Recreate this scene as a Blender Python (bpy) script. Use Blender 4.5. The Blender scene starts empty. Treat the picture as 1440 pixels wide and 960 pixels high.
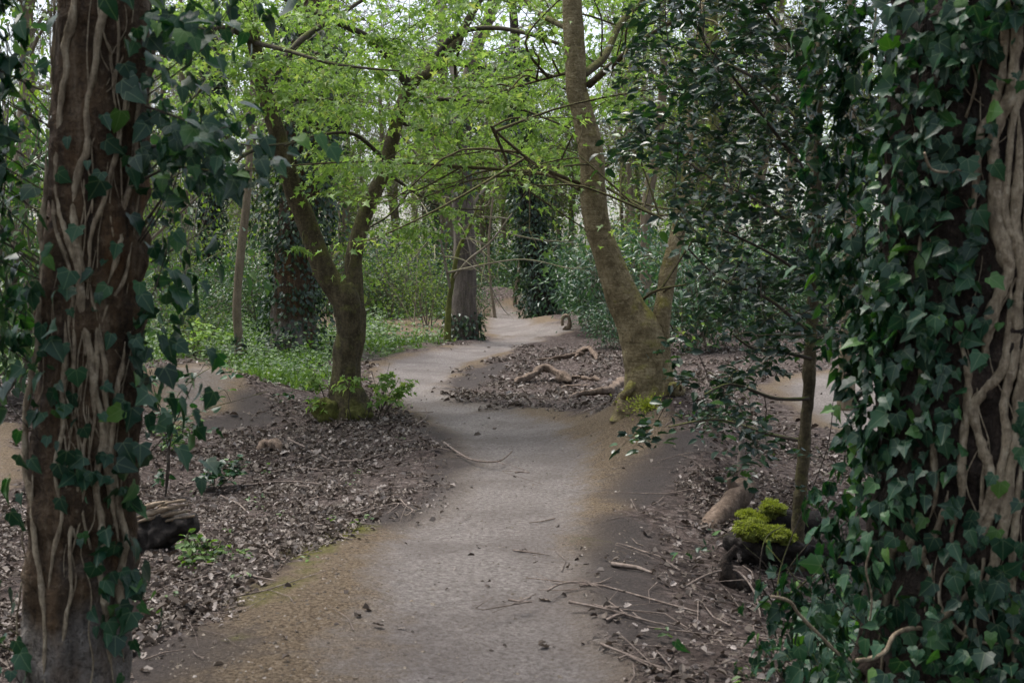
import bpy, math, random
import numpy as np
from mathutils import Matrix, Vector
random.seed(7)
RS = np.random.RandomState(11)
C = bpy.context.scene.collection
SC = bpy.context.scene

# ------------------------------------------------------------------ camera, sky, sun, exposure
F = 1720.0                        # focal length in photograph pixels (1440 wide)
PITCH = math.radians(3.16)
EYE = np.array([0.0, 0.0, 1.6])
cam = bpy.data.cameras.new('camera')
cam.sensor_width = 36.0
cam.lens = 36.0 * F / 1440.0
cam.clip_start = 0.05
cam.clip_end = 3000
cam.dof.use_dof = True
cam.dof.focus_distance = 15.0
cam.dof.aperture_fstop = 5.6
co = bpy.data.objects.new('camera', cam)
co.location = EYE
co.rotation_euler = (math.pi / 2 - PITCH, 0, 0)
C.objects.link(co)
SC.camera = co

SUN_EL, SUN_AZ = math.radians(70), math.radians(-50)      # azimuth from +Y towards +X
w = bpy.data.worlds.new('World')
SC.world = w
w.use_nodes = True
wn, wl = w.node_tree.nodes, w.node_tree.links
sky = wn.new('ShaderNodeTexSky')
sky.sky_type = 'NISHITA'
sky.sun_disc = False
sky.sun_elevation = SUN_EL
sky.sun_rotation = SUN_AZ
sky.air_density = 1.0
sky.dust_density = 4.0
hs = wn.new('ShaderNodeHueSaturation')
hs.inputs['Saturation'].default_value = 0.55
wl.new(sky.outputs[0], hs.inputs['Color'])
wl.new(hs.outputs[0], wn['Background'].inputs['Color'])
wn['Background'].inputs['Strength'].default_value = 0.125
sun = bpy.data.lights.new('sun', 'SUN')
sun.energy = 1.5
sun.angle = math.radians(24)
sun.color = (1.0, 0.96, 0.9)
so = bpy.data.objects.new('sun', sun)
sd = Vector((math.sin(SUN_AZ) * math.cos(SUN_EL), math.cos(SUN_AZ) * math.cos(SUN_EL), math.sin(SUN_EL)))
so.rotation_euler = sd.to_track_quat('Z', 'Y').to_euler()
C.objects.link(so)
SC.view_settings.view_transform = 'Standard'
SC.view_settings.look = 'None'
SC.view_settings.exposure = 1.35
SC.view_settings.gamma = 1.0
SC.cycles.max_bounces = 8
SC.cycles.transparent_max_bounces = 8

# ------------------------------------------------------------------ numeric helpers
def _hash(ix, iy, iz, seed):
    n = (ix * 374761393 + iy * 668265263 + iz * 2147483647 + seed * 1274126177) & 0xFFFFFFFF
    n = ((n ^ (n >> 13)) * 1274126177) & 0xFFFFFFFF
    n = (n ^ (n >> 16)) & 0xFFFF
    return n / 32767.5 - 1.0

def noise(p, scale=1.0, seed=0):
    """vectorised value noise in -1..1 at points p (N,3)"""
    q = np.asarray(p, dtype=float) * scale
    i = np.floor(q).astype(np.int64)
    f = q - i
    f = f * f * (3 - 2 * f)
    out = 0
    for dx in (0, 1):
        for dy in (0, 1):
            for dz in (0, 1):
                wgt = (f[:, 0] if dx else 1 - f[:, 0]) * (f[:, 1] if dy else 1 - f[:, 1]) * (f[:, 2] if dz else 1 - f[:, 2])
                out = out + wgt * _hash(i[:, 0] + dx, i[:, 1] + dy, i[:, 2] + dz, seed)
    return out

def fbm(p, scale, octs=3, seed=0):
    return sum(noise(p, scale * 2 ** k, seed + k) * 0.5 ** k for k in range(octs))

def smooth(a, b, x):
    t = np.clip((x - a) / (b - a), 0, 1)
    return t * t * (3 - 2 * t)

def unit(v):
    v = np.asarray(v, dtype=float)
    return v / np.maximum(np.linalg.norm(v, axis=-1, keepdims=True), 1e-9)

FW = np.array([0, math.cos(PITCH), -math.sin(PITCH)])
UP = np.array([0, math.sin(PITCH), math.cos(PITCH)])
RT = np.array([1.0, 0, 0])

def ray(px, py):
    d = FW + RT * ((px - 720) / F) + UP * ((480 - py) / F)
    return d / d[1]

def P(px, py, depth):
    """the place in the wood seen at that point of the photograph, depth metres ahead"""
    return EYE + ray(px, py) * depth

# ------------------------------------------------------------------ terrain
BUMPS = [  # x, y, sx, sy, height: hollows and built-up banks of the bike track
    (-2.6, 10.0, 1.5, 3.2, -0.26), (0.9, 18.5, 1.3, 2.4, -0.20), (1.9, 7.6, 0.9, 2.6, -0.24),
    (1.5, 12.0, 0.46, 2.0, 0.52), (-0.9, 6.2, 0.9, 1.3, 0.06), (1.5, 33.0, 1.1, 3.0, 0.42),
    (-0.6, 42.5, 1.9, 1.5, 1.2), (-0.6, 35.5, 0.9, 1.2, 0.22), (-4.3, 15.6, 1.1, 1.0, 0.48),
    (4.2, 16.5, 2.0, 2.0, 0.12), (-4.0, 26, 3.0, 3.0, 0.12), (2.4, 4.6, 0.7, 0.7, 0.12),
    (6.0, 24, 3.5, 5.0, 0.35), (-7.0, 34, 5.0, 5.0, 0.4),
]

def height(x, y):
    x, y = np.asarray(x, float), np.asarray(y, float)
    z = np.zeros_like(x)
    for bx, by, sx, sy, h in BUMPS:
        z = z + h * np.exp(-((x - bx) / sx) ** 2 * 0.7 - ((y - by) / sy) ** 2 * 0.7)
    p = np.stack([x.ravel(), y.ravel(), np.zeros(x.size)], 1)
    z = z + (noise(p, 0.45, 3) * 0.05 + noise(p, 1.7, 4) * 0.015).reshape(x.shape)
    return z

YS = np.concatenate([np.arange(3.2, 14, 0.04), np.arange(14, 50, 0.15), np.arange(50, 300, 2.0)])

def G(px, py):
    """ground point seen there"""
    d = ray(px, py)
    pts = EYE + np.outer(YS, d)
    dz = pts[:, 2] - height(pts[:, 0], pts[:, 1])
    k = np.argmax(dz < 0) if (dz < 0).any() else len(YS) - 1
    if k > 0:
        a, b = dz[k - 1], dz[k]
        y = YS[k - 1] + (YS[k] - YS[k - 1]) * (a / (a - b) if a > b else 0)
    else:
        y = YS[k]
    q = EYE + d * y
    q[2] = float(height(q[0:1], q[1:2])[0])
    return q

def gz(x, y):
    return float(height(np.array([x]), np.array([y]))[0])

def sdist(poly, x, y):
    """signed distance, positive inside"""
    poly = np.asarray(poly)
    dmin = np.full(x.shape, 1e9)
    ins = np.zeros(x.shape, bool)
    n = len(poly)
    for i in range(n):
        ax, ay = poly[i]
        bx, by = poly[(i + 1) % n]
        ex, ey = bx - ax, by - ay
        t = np.clip(((x - ax) * ex + (y - ay) * ey) / (ex * ex + ey * ey + 1e-12), 0, 1)
        dmin = np.minimum(dmin, (x - ax - t * ex) ** 2 + (y - ay - t * ey) ** 2)
        c = ((ay > y) != (by > y)) & (x < ex * (y - ay) / (ey + (1e-12 if ey >= 0 else -1e-12)) + ax)
        ins ^= c
    d = np.sqrt(dmin)
    return np.where(ins, d, -d)

def linedist(pts, x, y):
    pts = np.asarray(pts)
    dmin = np.full(x.shape, 1e9)
    for (ax, ay), (bx, by) in zip(pts[:-1], pts[1:]):
        ex, ey = bx - ax, by - ay
        t = np.clip(((x - ax) * ex + (y - ay) * ey) / (ex * ex + ey * ey + 1e-12), 0, 1)
        dmin = np.minimum(dmin, (x - ax - t * ex) ** 2 + (y - ay - t * ey) ** 2)
    return np.sqrt(dmin)

def gpoly(pix):
    return [tuple(G(a, b)[:2]) for a, b in pix]

MAIN = gpoly([(120, 1010), (255, 905), (330, 850), (420, 785), (520, 748), (600, 722), (640, 690), (652, 650), (640, 615), (600, 588),
              (560, 568), (533, 548), (512, 526), (520, 509), (570, 496), (630, 488), (680, 480), (705, 474), (735, 464), (770, 455), (800, 452),
              (803, 460), (770, 472), (720, 491), (680, 506), (645, 526), (625, 546), (640, 562), (690, 572), (760, 574), (860, 570), (915, 583),
              (938, 603), (920, 640), (890, 682), (862, 722), (842, 770), (832, 820), (850, 880), (905, 1000)])
CORE = gpoly([(690, 1000), (685, 850), (670, 770), (700, 690), (738, 640), (715, 603), (640, 573), (578, 537), (600, 507), (680, 490), (745, 469), (785, 457)])
FARP = gpoly([(700, 472), (668, 468), (672, 445), (680, 424), (700, 418), (722, 426), (745, 441), (770, 456), (745, 468)])
MOUND = gpoly([(205, 580), (200, 522), (260, 505), (320, 518), (348, 545), (320, 580), (250, 600)])
LEFTP = gpoly([(-120, 590), (18, 598), (32, 690), (-120, 720)])
RIGHTP = gpoly([(1068, 545), (1110, 528), (1200, 520), (1340, 526), (1340, 630), (1210, 625), (1150, 602), (1095, 572)])
DIRT1 = gpoly([(436, 452), (470, 432), (485, 440), (482, 462), (445, 466)])
DIRT2 = gpoly([(520, 448), (600, 440), (640, 452), (625, 470), (560, 474)])
GREENS = [gpoly([(150, 500), (230, 462), (470, 448), (478, 530), (400, 545), (330, 530), (240, 505)]),
          gpoly([(505, 500), (540, 480), (612, 462), (628, 482), (560, 492), (510, 507)]),
          gpoly([(470, 428), (640, 425), (660, 470), (500, 480)]),
          gpoly([(-200, 470), (200, 455), (200, 500), (-200, 560)])]
MOSSLINE = gpoly([(300, 930), (345, 880), (385, 830), (440, 770), (500, 745)])
MOSSLINE2 = gpoly([(800, 760), (830, 745), (850, 800)])
DARKS = [gpoly([(640, 690), (665, 650), (655, 615), (615, 600)]), gpoly([(880, 700), (915, 650), (960, 620)]),
         gpoly([(630, 548), (660, 535), (700, 512)]), gpoly([(345, 560), (360, 590), (300, 600)]), gpoly([(430, 540), (470, 530)]),
         gpoly([(300, 910), (240, 940)]), gpoly([(860, 740), (850, 810), (880, 880)]), gpoly([(675, 478), (725, 474), (765, 462)]), gpoly([(655, 640), (640, 690), (560, 735)])]

def masks(x, y):
    shp = x.shape
    x, y = x.ravel(), y.ravel()
    p = np.stack([x, y, np.zeros(x.size)], 1)
    n = fbm(p, 2.2, 3, 21)
    sc = np.clip(y / 14, 0.5, 2.5)
    wob = n * 0.17 * sc
    path = np.zeros(x.size)
    for poly, wd in ((MAIN, 0.24), (FARP, 0.4), (MOUND, 0.25), (LEFTP, 0.2), (RIGHTP, 0.3), (DIRT1, 0.6), (DIRT2, 0.8)):
        path = np.maximum(path, smooth(-wd, wd, sdist(poly, x, y) + wob))
    core = 1 - smooth(0.35, 0.85, linedist(CORE, x, y) + n * 0.12 - np.clip((y - 20) / 40, 0, .5))
    core = np.maximum(core, smooth(0, 0.5, sdist(RIGHTP, x, y)))
    core = np.maximum(core, smooth(0, 0.6, sdist(FARP, x, y)))
    core = np.maximum(core, 0.75 * smooth(-0.1, 0.5, np.maximum(sdist(MOUND, x, y), sdist(LEFTP, x, y))))
    moss = np.exp(-((linedist(MOSSLINE, x, y)) / 0.15) ** 2) * smooth(-0.1, 0.7, n + 0.42)
    moss = np.maximum(moss, 0.3 * np.exp(-((linedist(MOSSLINE2, x, y)) / 0.16) ** 2) * smooth(0.0, 0.6, n + 0.1))
    dark = np.zeros(x.size)
    for l in DARKS:
        dark = np.maximum(dark, np.exp(-((linedist(l, x, y)) / 0.32) ** 2))
    green = np.zeros(x.size)
    for g in GREENS:
        green = np.maximum(green, smooth(-0.8, 0.6, sdist(g, x, y) + n * 0.7))
    green = np.maximum(green, smooth(30, 45, y) * 0.6 * smooth(-0.4, 0.4, n + 0.1)) * (1 - path)
    return [a.reshape(shp) for a in (path, core, moss, dark * (1 - 0.4 * core), green)]

# ------------------------------------------------------------------ materials
class NT:
    def __init__(self, name):
        self.m = bpy.data.materials.new(name)
        self.m.use_nodes = True
        self.t = self.m.node_tree
        self.b = self.t.nodes['Principled BSDF']
        self.out = self.t.nodes['Material Output']
    def n(self, typ, **k):
        nd = self.t.nodes.new('ShaderNode' + typ)
        for a, v in k.items():
            setattr(nd, a, v)
        return nd
    def l(self, a, b):
        self.t.links.new(a, b)
    def val(self, sock, v):
        if hasattr(v, 'node'):
            self.l(v, sock)
        elif isinstance(v, tuple):
            sock.default_value = v if len(v) == 4 or sock.type == 'VECTOR' else (*v, 1)
        else:
            sock.default_value = v
    def coord(self, scale=(1, 1, 1)):
        mp = self.n('Mapping')
        self.l(self.n('TexCoord').outputs['Object'], mp.inputs['Vector'])
        mp.inputs['Scale'].default_value = scale
        return mp.outputs[0]
    def noise(self, vec, scale, detail=4, rough=0.6):
        nd = self.n('TexNoise')
        self.l(vec, nd.inputs['Vector'])
        nd.inputs['Scale'].default_value = scale
        nd.inputs['Detail'].default_value = detail
        nd.inputs['Roughness'].default_value = rough
        return nd.outputs['Fac']
    def ramp(self, fac, stops):
        r = self.n('ValToRGB')
        self.val(r.inputs['Fac'], fac)
        e = r.color_ramp.elements
        while len(e) < len(stops):
            e.new(0.5)
        for el, (p, c) in zip(e, stops):
            el.position = p
            el.color = (*c, 1) if isinstance(c, tuple) else (c, c, c, 1)
        return r.outputs['Color']
    def mix(self, fac, a, b, mode='MIX'):
        m = self.n('Mix', data_type='RGBA', blend_type=mode)
        self.val(m.inputs[0], fac)
        self.val(m.inputs[6], a)
        self.val(m.inputs[7], b)
        return m.outputs[2]
    def math(self, op, a, b=0.0, c=None):
        m = self.n('Math', operation=op)
        self.val(m.inputs[0], a)
        self.val(m.inputs[1], b)
        if c is not None:
            self.val(m.inputs[2], c)
        return m.outputs[0]
    def attr(self, name):
        a = self.n('Attribute', attribute_name=name)
        return a.outputs['Fac']
    def bump(self, h, strength=0.5, dist=0.02):
        b = self.n('Bump')
        b.inputs['Strength'].default_value = strength
        b.inputs['Distance'].default_value = dist
        self.l(h, b.inputs['Height'])
        self.l(b.outputs[0], self.b.inputs['Normal'])
    def rnd(self):
        """random value per leaf, for joined leaves and for single leaf objects alike"""
        s = self.math('ADD', self.n('NewGeometry').outputs['Random Per Island'], self.n('ObjectInfo').outputs['Random'])
        return self.math('FRACT', s)

def leaf_mat(name, stops, trans=0.3, rough=0.45, tcol=None, spec=0.5, veins=0.0):
    t = NT(name)
    r = t.rnd()
    col = t.ramp(r, stops)
    v = t.noise(t.coord(), 25, 2)
    col = t.mix(t.math('MULTIPLY', v, 0.5), col, t.mix(0.6, col, (0, 0, 0), 'MULTIPLY'))
    if veins:
        at = t.n('Attribute', attribute_name='leaf')
        s3 = t.n('SeparateXYZ')
        t.l(at.outputs['Vector'], s3.inputs[0])
        ang = t.math('ARCTAN2', s3.outputs[0], t.math('ADD', s3.outputs[1], 0.02))
        rad = t.math('SQRT', t.math('ADD', t.math('MULTIPLY', s3.outputs[0], s3.outputs[0]), t.math('MULTIPLY', s3.outputs[1], s3.outputs[1])))
        rib = t.math('MULTIPLY', t.math('ABSOLUTE', t.math('SINE', t.math('MULTIPLY', ang, 3.3))), rad)
        col = t.mix(t.ramp(rib, [(0.0, veins), (0.075, 0.0)]), col, t.mix(0.5, col, (0.30, 0.36, 0.20)))
        col = t.mix(t.ramp(t.noise(t.coord(), 14, 3), [(0.52, 0.0), (0.7, 0.5)]), col, t.mix(1.0, col, (0.55, 0.75, 0.8), 'MULTIPLY'))
    t.val(t.b.inputs['Base Color'], col)
    t.b.inputs['Roughness'].default_value = rough
    t.b.inputs['Specular IOR Level'].default_value = spec
    tr = t.n('BsdfTranslucent')
    t.val(tr.inputs['Color'], t.mix(1.0, col, tcol or (1.6, 1.7, 0.6), 'MULTIPLY'))
    mx = t.n('MixShader')
    mx.inputs[0].default_value = trans
    t.l(t.b.outputs[0], mx.inputs[1])
    t.l(tr.outputs[0], mx.inputs[2])
    t.l(mx.outputs[0], t.out.inputs['Surface'])
    return t.m

def bark_mat(name, c0, c1, c2, stretch=0.18, scale=14, moss=0.0, mosscol=(0.10, 0.12, 0.02), bump=0.6, dist=0.02, rings=0.0, foot=False):
    t = NT(name)
    v = t.coord((1, 1, stretch))
    n1 = t.noise(v, scale, 6, 0.65)
    n2 = t.noise(t.coord(), 2.2, 3)
    col = t.ramp(n1, [(0.3, c0), (0.55, c1), (0.75, c2)])
    col = t.mix(t.ramp(n2, [(0.42, 0.0), (0.68, 0.75)]), col, t.mix(0.6, col, c0))
    h = n1
    if rings:
        rn = t.noise(t.coord((1.2, 1.2, 9)), 3.2, 3)
        col = t.mix(t.ramp(rn, [(0.5, 0.0), (0.72, rings)]), col, c0)
        h = t.math('SUBTRACT', n1, t.math('MULTIPLY', rn, 0.4))
    if foot:      # smooth grey bark low on the trunk, ragged upper edge, and rusty patches higher up
        sz_ = t.n('SeparateXYZ')
        t.l(t.coord(), sz_.inputs[0])
        e_ = t.math('ADD', sz_.outputs[2], t.math('MULTIPLY', n2, -1.1))
        col = t.mix(t.ramp(e_, [(0.0, 0.85), (0.22, 0.0)]), col, t.ramp(n1, [(0.3, (0.10, 0.09, 0.08)), (0.65, (0.27, 0.245, 0.22))]))
        n4 = t.noise(t.coord((1, 1, .35)), 3.5, 3)
        col = t.mix(t.ramp(n4, [(0.56, 0.0), (0.68, 0.8)]), col, t.ramp(n1, [(0.3, (0.045, 0.022, 0.010)), (0.65, (0.17, 0.085, 0.032))]))
    if moss:
        sp = t.n('SeparateXYZ')
        t.l(t.n('NewGeometry').outputs['Normal'], sp.inputs[0])
        n3 = t.noise(t.coord(), 6, 4)
        f = t.math('ADD', n3, t.math('MULTIPLY', sp.outputs[2], 0.35))
        col = t.mix(t.ramp(f, [(0.66 - moss * 0.3, 0.0), (0.86 - moss * 0.3, 0.9)]), col, mosscol)
    spk = t.noise(t.coord(), 38, 4, 0.7)
    col = t.mix(t.ramp(spk, [(0.36, 0.75), (0.5, 0.0)]), col, t.mix(0.75, col, c0))
    col = t.mix(t.ramp(spk, [(0.56, 0.0), (0.72, 0.6)]), col, c2)
    h = t.math('ADD', h, t.math('MULTIPLY', spk, 0.5))
    t.val(t.b.inputs['Base Color'], col)
    t.b.inputs['Roughness'].default_value = 0.85
    t.b.inputs['Specular IOR Level'].default_value = 0.25
    t.bump(h, bump, dist)
    return t.m

def ground_mat():
    t = NT('woodland_floor')
    v = t.coord()
    path, core, moss, dark, green = (t.attr(a) for a in ('m_path', 'm_core', 'm_moss', 'm_dark', 'm_green'))
    fine = t.noise(v, 70, 4, 0.7)
    mid = t.noise(v, 9, 5)
    big = t.noise(v, 1.3, 4)
    vor = t.n('TexVoronoi')
    t.l(v, vor.inputs['Vector'])
    vor.inputs['Scale'].default_value = 24
    sep = t.n('SeparateColor')
    t.l(vor.outputs['Color'], sep.inputs[0])
    litter = t.ramp(sep.outputs[0], [(0.0, (0.045, 0.034, 0.030)), (0.5, (0.11, 0.083, 0.072)), (0.9, (0.19, 0.15, 0.135)), (1.0, (0.27, 0.23, 0.21))])
    litter = t.mix(t.ramp(fine, [(0.35, 0.75), (0.6, 0.0)]), litter, (0.03, 0.024, 0.022))
    soil = t.ramp(fine, [(0.3, (0.045, 0.038, 0.036)), (0.6, (0.085, 0.072, 0.066)), (0.8, (0.14, 0.12, 0.11))])
    vf2 = t.noise(v, 55, 6, 0.85)
    grav = t.ramp(vf2, [(0.38, (0.035, 0.025, 0.018)), (0.48, (0.15, 0.11, 0.07)), (0.56, (0.235, 0.18, 0.122)), (0.66, (0.39, 0.33, 0.25))])
    grav = t.mix(t.ramp(mid, [(0.4, 0.0), (0.7, 0.6)]), grav, t.mix(0.45, grav, (0.10, 0.08, 0.062)))
    n30 = t.noise(v, 34, 6, 0.75)
    worn = t.ramp(n30, [(0.36, (0.135, 0.119, 0.109)), (0.5, (0.252, 0.227, 0.211)), (0.64, (0.36, 0.33, 0.312))])
    vf = t.noise(v, 110, 4, 0.8)
    worn = t.mix(t.ramp(vf, [(0.32, 0.7), (0.5, 0.0), (0.62, 0.0), (0.75, 0.0)]), worn, (0.09, 0.075, 0.066))
    worn = t.mix(t.ramp(vf, [(0.6, 0.0), (0.72, 0.6)]), worn, (0.34, 0.30, 0.27))
    worn = t.mix(t.ramp(fine, [(0.28, 0.55), (0.48, 0.0)]), worn, (0.14, 0.115, 0.10))
    worn = t.mix(t.ramp(big, [(0.42, 0.0), (0.62, 0.5)]), worn, (0.125, 0.105, 0.095))
    grassg = t.ramp(mid, [(0.3, (0.03, 0.035, 0.018)), (0.6, (0.05, 0.085, 0.022)), (0.8, (0.08, 0.13, 0.03))])
    brk = t.math('MULTIPLY', t.math('SUBTRACT', mid, 0.5), 0.9)
    def soft(m, lo=0.3, hi=0.7):
        return t.ramp(t.math('ADD', m, brk), [(lo, 0.0), (hi, 1.0)])
    col = t.mix(soft(green), litter, grassg)
    col = t.mix(soft(dark, 0.25, 0.8), col, soil)
    col = t.mix(soft(path, 0.2, 0.8), col, grav)
    col = t.mix(t.math('MULTIPLY', soft(dark, 0.35, 1.0), 0.55), col, soil)
    col = t.mix(t.math('MULTIPLY', soft(core, 0.2, 0.9), path), col, worn)
    col = t.mix(t.math('MULTIPLY', soft(dark, 0.4, 1.0), 0.5), col, soil)
    col = t.mix(soft(moss, 0.25, 0.9), col, t.ramp(fine, [(0.3, (0.07, 0.07, 0.02)), (0.65, (0.17, 0.17, 0.035))]))
    t.val(t.b.inputs['Base Color'], col)
    t.b.inputs['Roughness'].default_value = 0.95
    t.b.inputs['Specular IOR Level'].default_value = 0.15
    h = t.math('ADD', t.math('MULTIPLY', fine, 0.7), t.math('MULTIPLY', mid, 0.8))
    h = t.math('ADD', h, t.math('MULTIPLY', vf2, 0.9))
    t.bump(h, 0.9, 0.04)
    return t.m

M = {}
M['ground'] = ground_mat()
M['bark_brown'] = bark_mat('bark_brown', (0.013, 0.010, 0.008), (0.05, 0.036, 0.028), (0.12, 0.088, 0.066), 0.12, 18, 0.0, bump=1.0, dist=0.05)
M['bark_red'] = bark_mat('bark_red', (0.020, 0.014, 0.010), (0.105, 0.066, 0.036), (0.21, 0.16, 0.11), 0.12, 15, 0.0, bump=1.0, dist=0.05, foot=True)
M['bark_maple'] = bark_mat('bark_maple', (0.028, 0.022, 0.013), (0.10, 0.08, 0.045), (0.20, 0.165, 0.10), 0.3, 13, 0.42, (0.10, 0.10, 0.025), 0.9, 0.03)
M['bark_beech'] = bark_mat('bark_beech', (0.085, 0.065, 0.032), (0.26, 0.208, 0.115), (0.40, 0.34, 0.215), 0.7, 8, 0.22, (0.22, 0.2, 0.045), 1.0, 0.04, 0.7)
M['bark_grey'] = bark_mat('bark_grey', (0.05, 0.042, 0.035), (0.13, 0.105, 0.085), (0.22, 0.185, 0.155), 0.15, 14, 0.12)
M['bark_far'] = bark_mat('bark_far', (0.09, 0.07, 0.046), (0.19, 0.15, 0.10), (0.28, 0.23, 0.165), 0.2, 9, 0.3, (0.11, 0.10, 0.035))
M['twig'] = bark_mat('twig_bark', (0.03, 0.024, 0.02), (0.07, 0.056, 0.044), (0.13, 0.105, 0.085), 1, 9, 0.1)
M['far_twig'] = bark_mat('far_twig', (0.14, 0.118, 0.092), (0.23, 0.195, 0.155), (0.32, 0.275, 0.225), 1, 4, 0.1, bump=0.0)
M['vine'] = bark_mat('vine_bark', (0.11, 0.082, 0.055), (0.33, 0.265, 0.18), (0.50, 0.43, 0.32), 0.35, 40, 0.0, bump=1.0, dist=0.015)
M['stick'] = bark_mat('dead_stick', (0.08, 0.06, 0.05), (0.2, 0.16, 0.135), (0.33, 0.28, 0.245), 1, 22, 0.0, dist=0.006)
M['deadwood'] = bark_mat('dead_wood', (0.06, 0.042, 0.03), (0.16, 0.115, 0.085), (0.29, 0.225, 0.175), 0.8, 18, 0.0)
M['rot'] = bark_mat('rotten_wood', (0.012, 0.01, 0.009), (0.028, 0.023, 0.02), (0.06, 0.048, 0.04), 1, 20, 0.0, bump=0.9)
M['splint'] = bark_mat('split_wood', (0.10, 0.072, 0.05), (0.26, 0.20, 0.14), (0.38, 0.31, 0.235), 3.0, 16, 0.0)
M['moss'] = bark_mat('moss_cushion', (0.05, 0.06, 0.012), (0.17, 0.20, 0.035), (0.30, 0.33, 0.07), 1, 45, 0.0, bump=1.0, dist=0.03)
M['mossy'] = bark_mat('mossy_stem', (0.05, 0.05, 0.015), (0.11, 0.115, 0.025), (0.17, 0.17, 0.05), 0.6, 14, 0.0)
M['stone'] = bark_mat('stone', (0.05, 0.05, 0.052), (0.10, 0.098, 0.1), (0.2, 0.19, 0.185), 1, 12, 0.0)
M['pebble'] = leaf_mat('pebbles', [(0, (0.05, 0.04, 0.03)), (0.6, (0.17, 0.138, 0.105)), (0.95, (0.28, 0.24, 0.195)), (1, (0.44, 0.40, 0.36))], 0.0, 0.9)
M['ivy'] = leaf_mat('ivy_leaf', [(0, (0.009, 0.036, 0.020)), (0.5, (0.014, 0.055, 0.029)), (0.8, (0.025, 0.085, 0.036)), (0.93, (0.05, 0.13, 0.035)), (1, (0.11, 0.22, 0.04))], 0.2, 0.42, (1.2, 1.7, 0.4), 0.35, 0.6)
M['ivy_far'] = leaf_mat('ivy_far', [(0, (0.012, 0.032, 0.018)), (0.6, (0.028, 0.062, 0.03)), (1, (0.075, 0.13, 0.045))], 0.15, 0.42, (1.2, 1.6, 0.5))
M['holly'] = leaf_mat('holly_leaf', [(0, (0.010, 0.030, 0.019)), (0.6, (0.018, 0.048, 0.028)), (0.9, (0.03, 0.075, 0.03)), (1, (0.08, 0.17, 0.035))], 0.14, 0.34, (1.1, 1.7, 0.4), 0.4)
M['maple'] = leaf_mat('maple_leaf', [(0, (0.13, 0.245, 0.05)), (0.5, (0.195, 0.335, 0.075)), (0.9, (0.265, 0.41, 0.11)), (1, (0.35, 0.42, 0.13))], 0.5, 0.5, (1.35, 1.3, 0.85))
M['spring'] = leaf_mat('spring_leaf', [(0, (0.075, 0.13, 0.03)), (0.6, (0.13, 0.20, 0.045)), (1, (0.19, 0.26, 0.06))], 0.45, 0.55)
M['shrub'] = leaf_mat('shrub_leaf', [(0, (0.028, 0.065, 0.03)), (0.5, (0.055, 0.115, 0.05)), (1, (0.11, 0.18, 0.06))], 0.3, 0.42, (1.2, 1.5, 0.6))
M['laurel'] = leaf_mat('laurel_leaf', [(0, (0.025, 0.062, 0.036)), (0.6, (0.055, 0.12, 0.066)), (1, (0.11, 0.19, 0.09))], 0.25, 0.32, (1.2, 1.5, 0.6))
M['cover'] = leaf_mat('ground_cover', [(0, (0.03, 0.07, 0.028)), (0.5, (0.065, 0.135, 0.03)), (1, (0.13, 0.23, 0.04))], 0.3, 0.5)
M['grass'] = leaf_mat('grass_blade', [(0, (0.06, 0.12, 0.02)), (0.6, (0.11, 0.20, 0.03)), (1, (0.18, 0.27, 0.06))], 0.3, 0.5)
M['mossleaf'] = leaf_mat('moss_frond', [(0, (0.17, 0.20, 0.03)), (0.6, (0.35, 0.40, 0.055)), (1, (0.48, 0.52, 0.13))], .3, .7)
M['litter'] = leaf_mat('dead_leaf', [(0, (0.04, 0.029, 0.023)), (0.3, (0.098, 0.077, 0.062)), (0.6, (0.175, 0.146, 0.122)), (0.85, (0.255, 0.222, 0.196)), (1, (0.39, 0.345, 0.32))], 0.1, 0.7, (1, 0.9, 0.8), 0.3)

# ------------------------------------------------------------------ mesh helpers
def empty_acc():
    return [np.zeros((0, 3)), np.zeros((0, 4), int), np.zeros((0, 3), int)]

class Acc:
    """collects vertices, quads and tris for one mesh"""
    def __init__(self):
        self.v, self.q, self.t, self.n, self.uv = [], [], [], 0, []
    def add(self, v, q=None, t=None, uv=None):
        v = np.asarray(v, float)
        self.uv.append(np.zeros((len(v), 2)) if uv is None else uv)
        if q is not None and len(q):
            self.q.append(np.asarray(q, int) + self.n)
        if t is not None and len(t):
            self.t.append(np.asarray(t, int) + self.n)
        self.v.append(v)
        self.n += len(v)
        return self
    def mesh(self, name, mat, origin=(0, 0, 0), smooth_=True, attrs=None):
        V = np.concatenate(self.v) - np.asarray(origin)
        q = np.concatenate(self.q) if self.q else np.zeros((0, 4), int)
        t = np.concatenate(self.t) if self.t else np.zeros((0, 3), int)
        me = bpy.data.meshes.new(name)
        me.vertices.add(len(V))
        me.vertices.foreach_set('co', V.astype(np.float32).ravel())
        me.loops.add(q.size + t.size)
        me.loops.foreach_set('vertex_index', np.concatenate([q.ravel(), t.ravel()]).astype(np.int32))
        me.polygons.add(len(q) + len(t))
        st = np.concatenate([np.arange(len(q)) * 4, len(q) * 4 + np.arange(len(t)) * 3]).astype(np.int32)
        me.polygons.foreach_set('loop_start', st)
        me.polygons.foreach_set('use_smooth', np.full(len(q) + len(t), smooth_))
        if attrs:
            for k, a in attrs.items():
                me.attributes.new(k, 'FLOAT', 'POINT').data.foreach_set('value', np.asarray(a, np.float32).ravel())
        if any(u.any() for u in self.uv):
            u = np.concatenate(self.uv)
            me.attributes.new('leaf', 'FLOAT_VECTOR', 'POINT').data.foreach_set('vector', np.concatenate([u, np.zeros((len(u), 1))], 1).astype(np.float32).ravel())
        me.materials.append(mat)
        me.update(calc_edges=True)
        return me

def put(name, me, parent=None, loc=None):
    o = bpy.data.objects.new(name, me)
    C.objects.link(o)
    if parent is not None:
        o.parent = parent
    if loc is not None:
        o.location = loc
    return o

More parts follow.
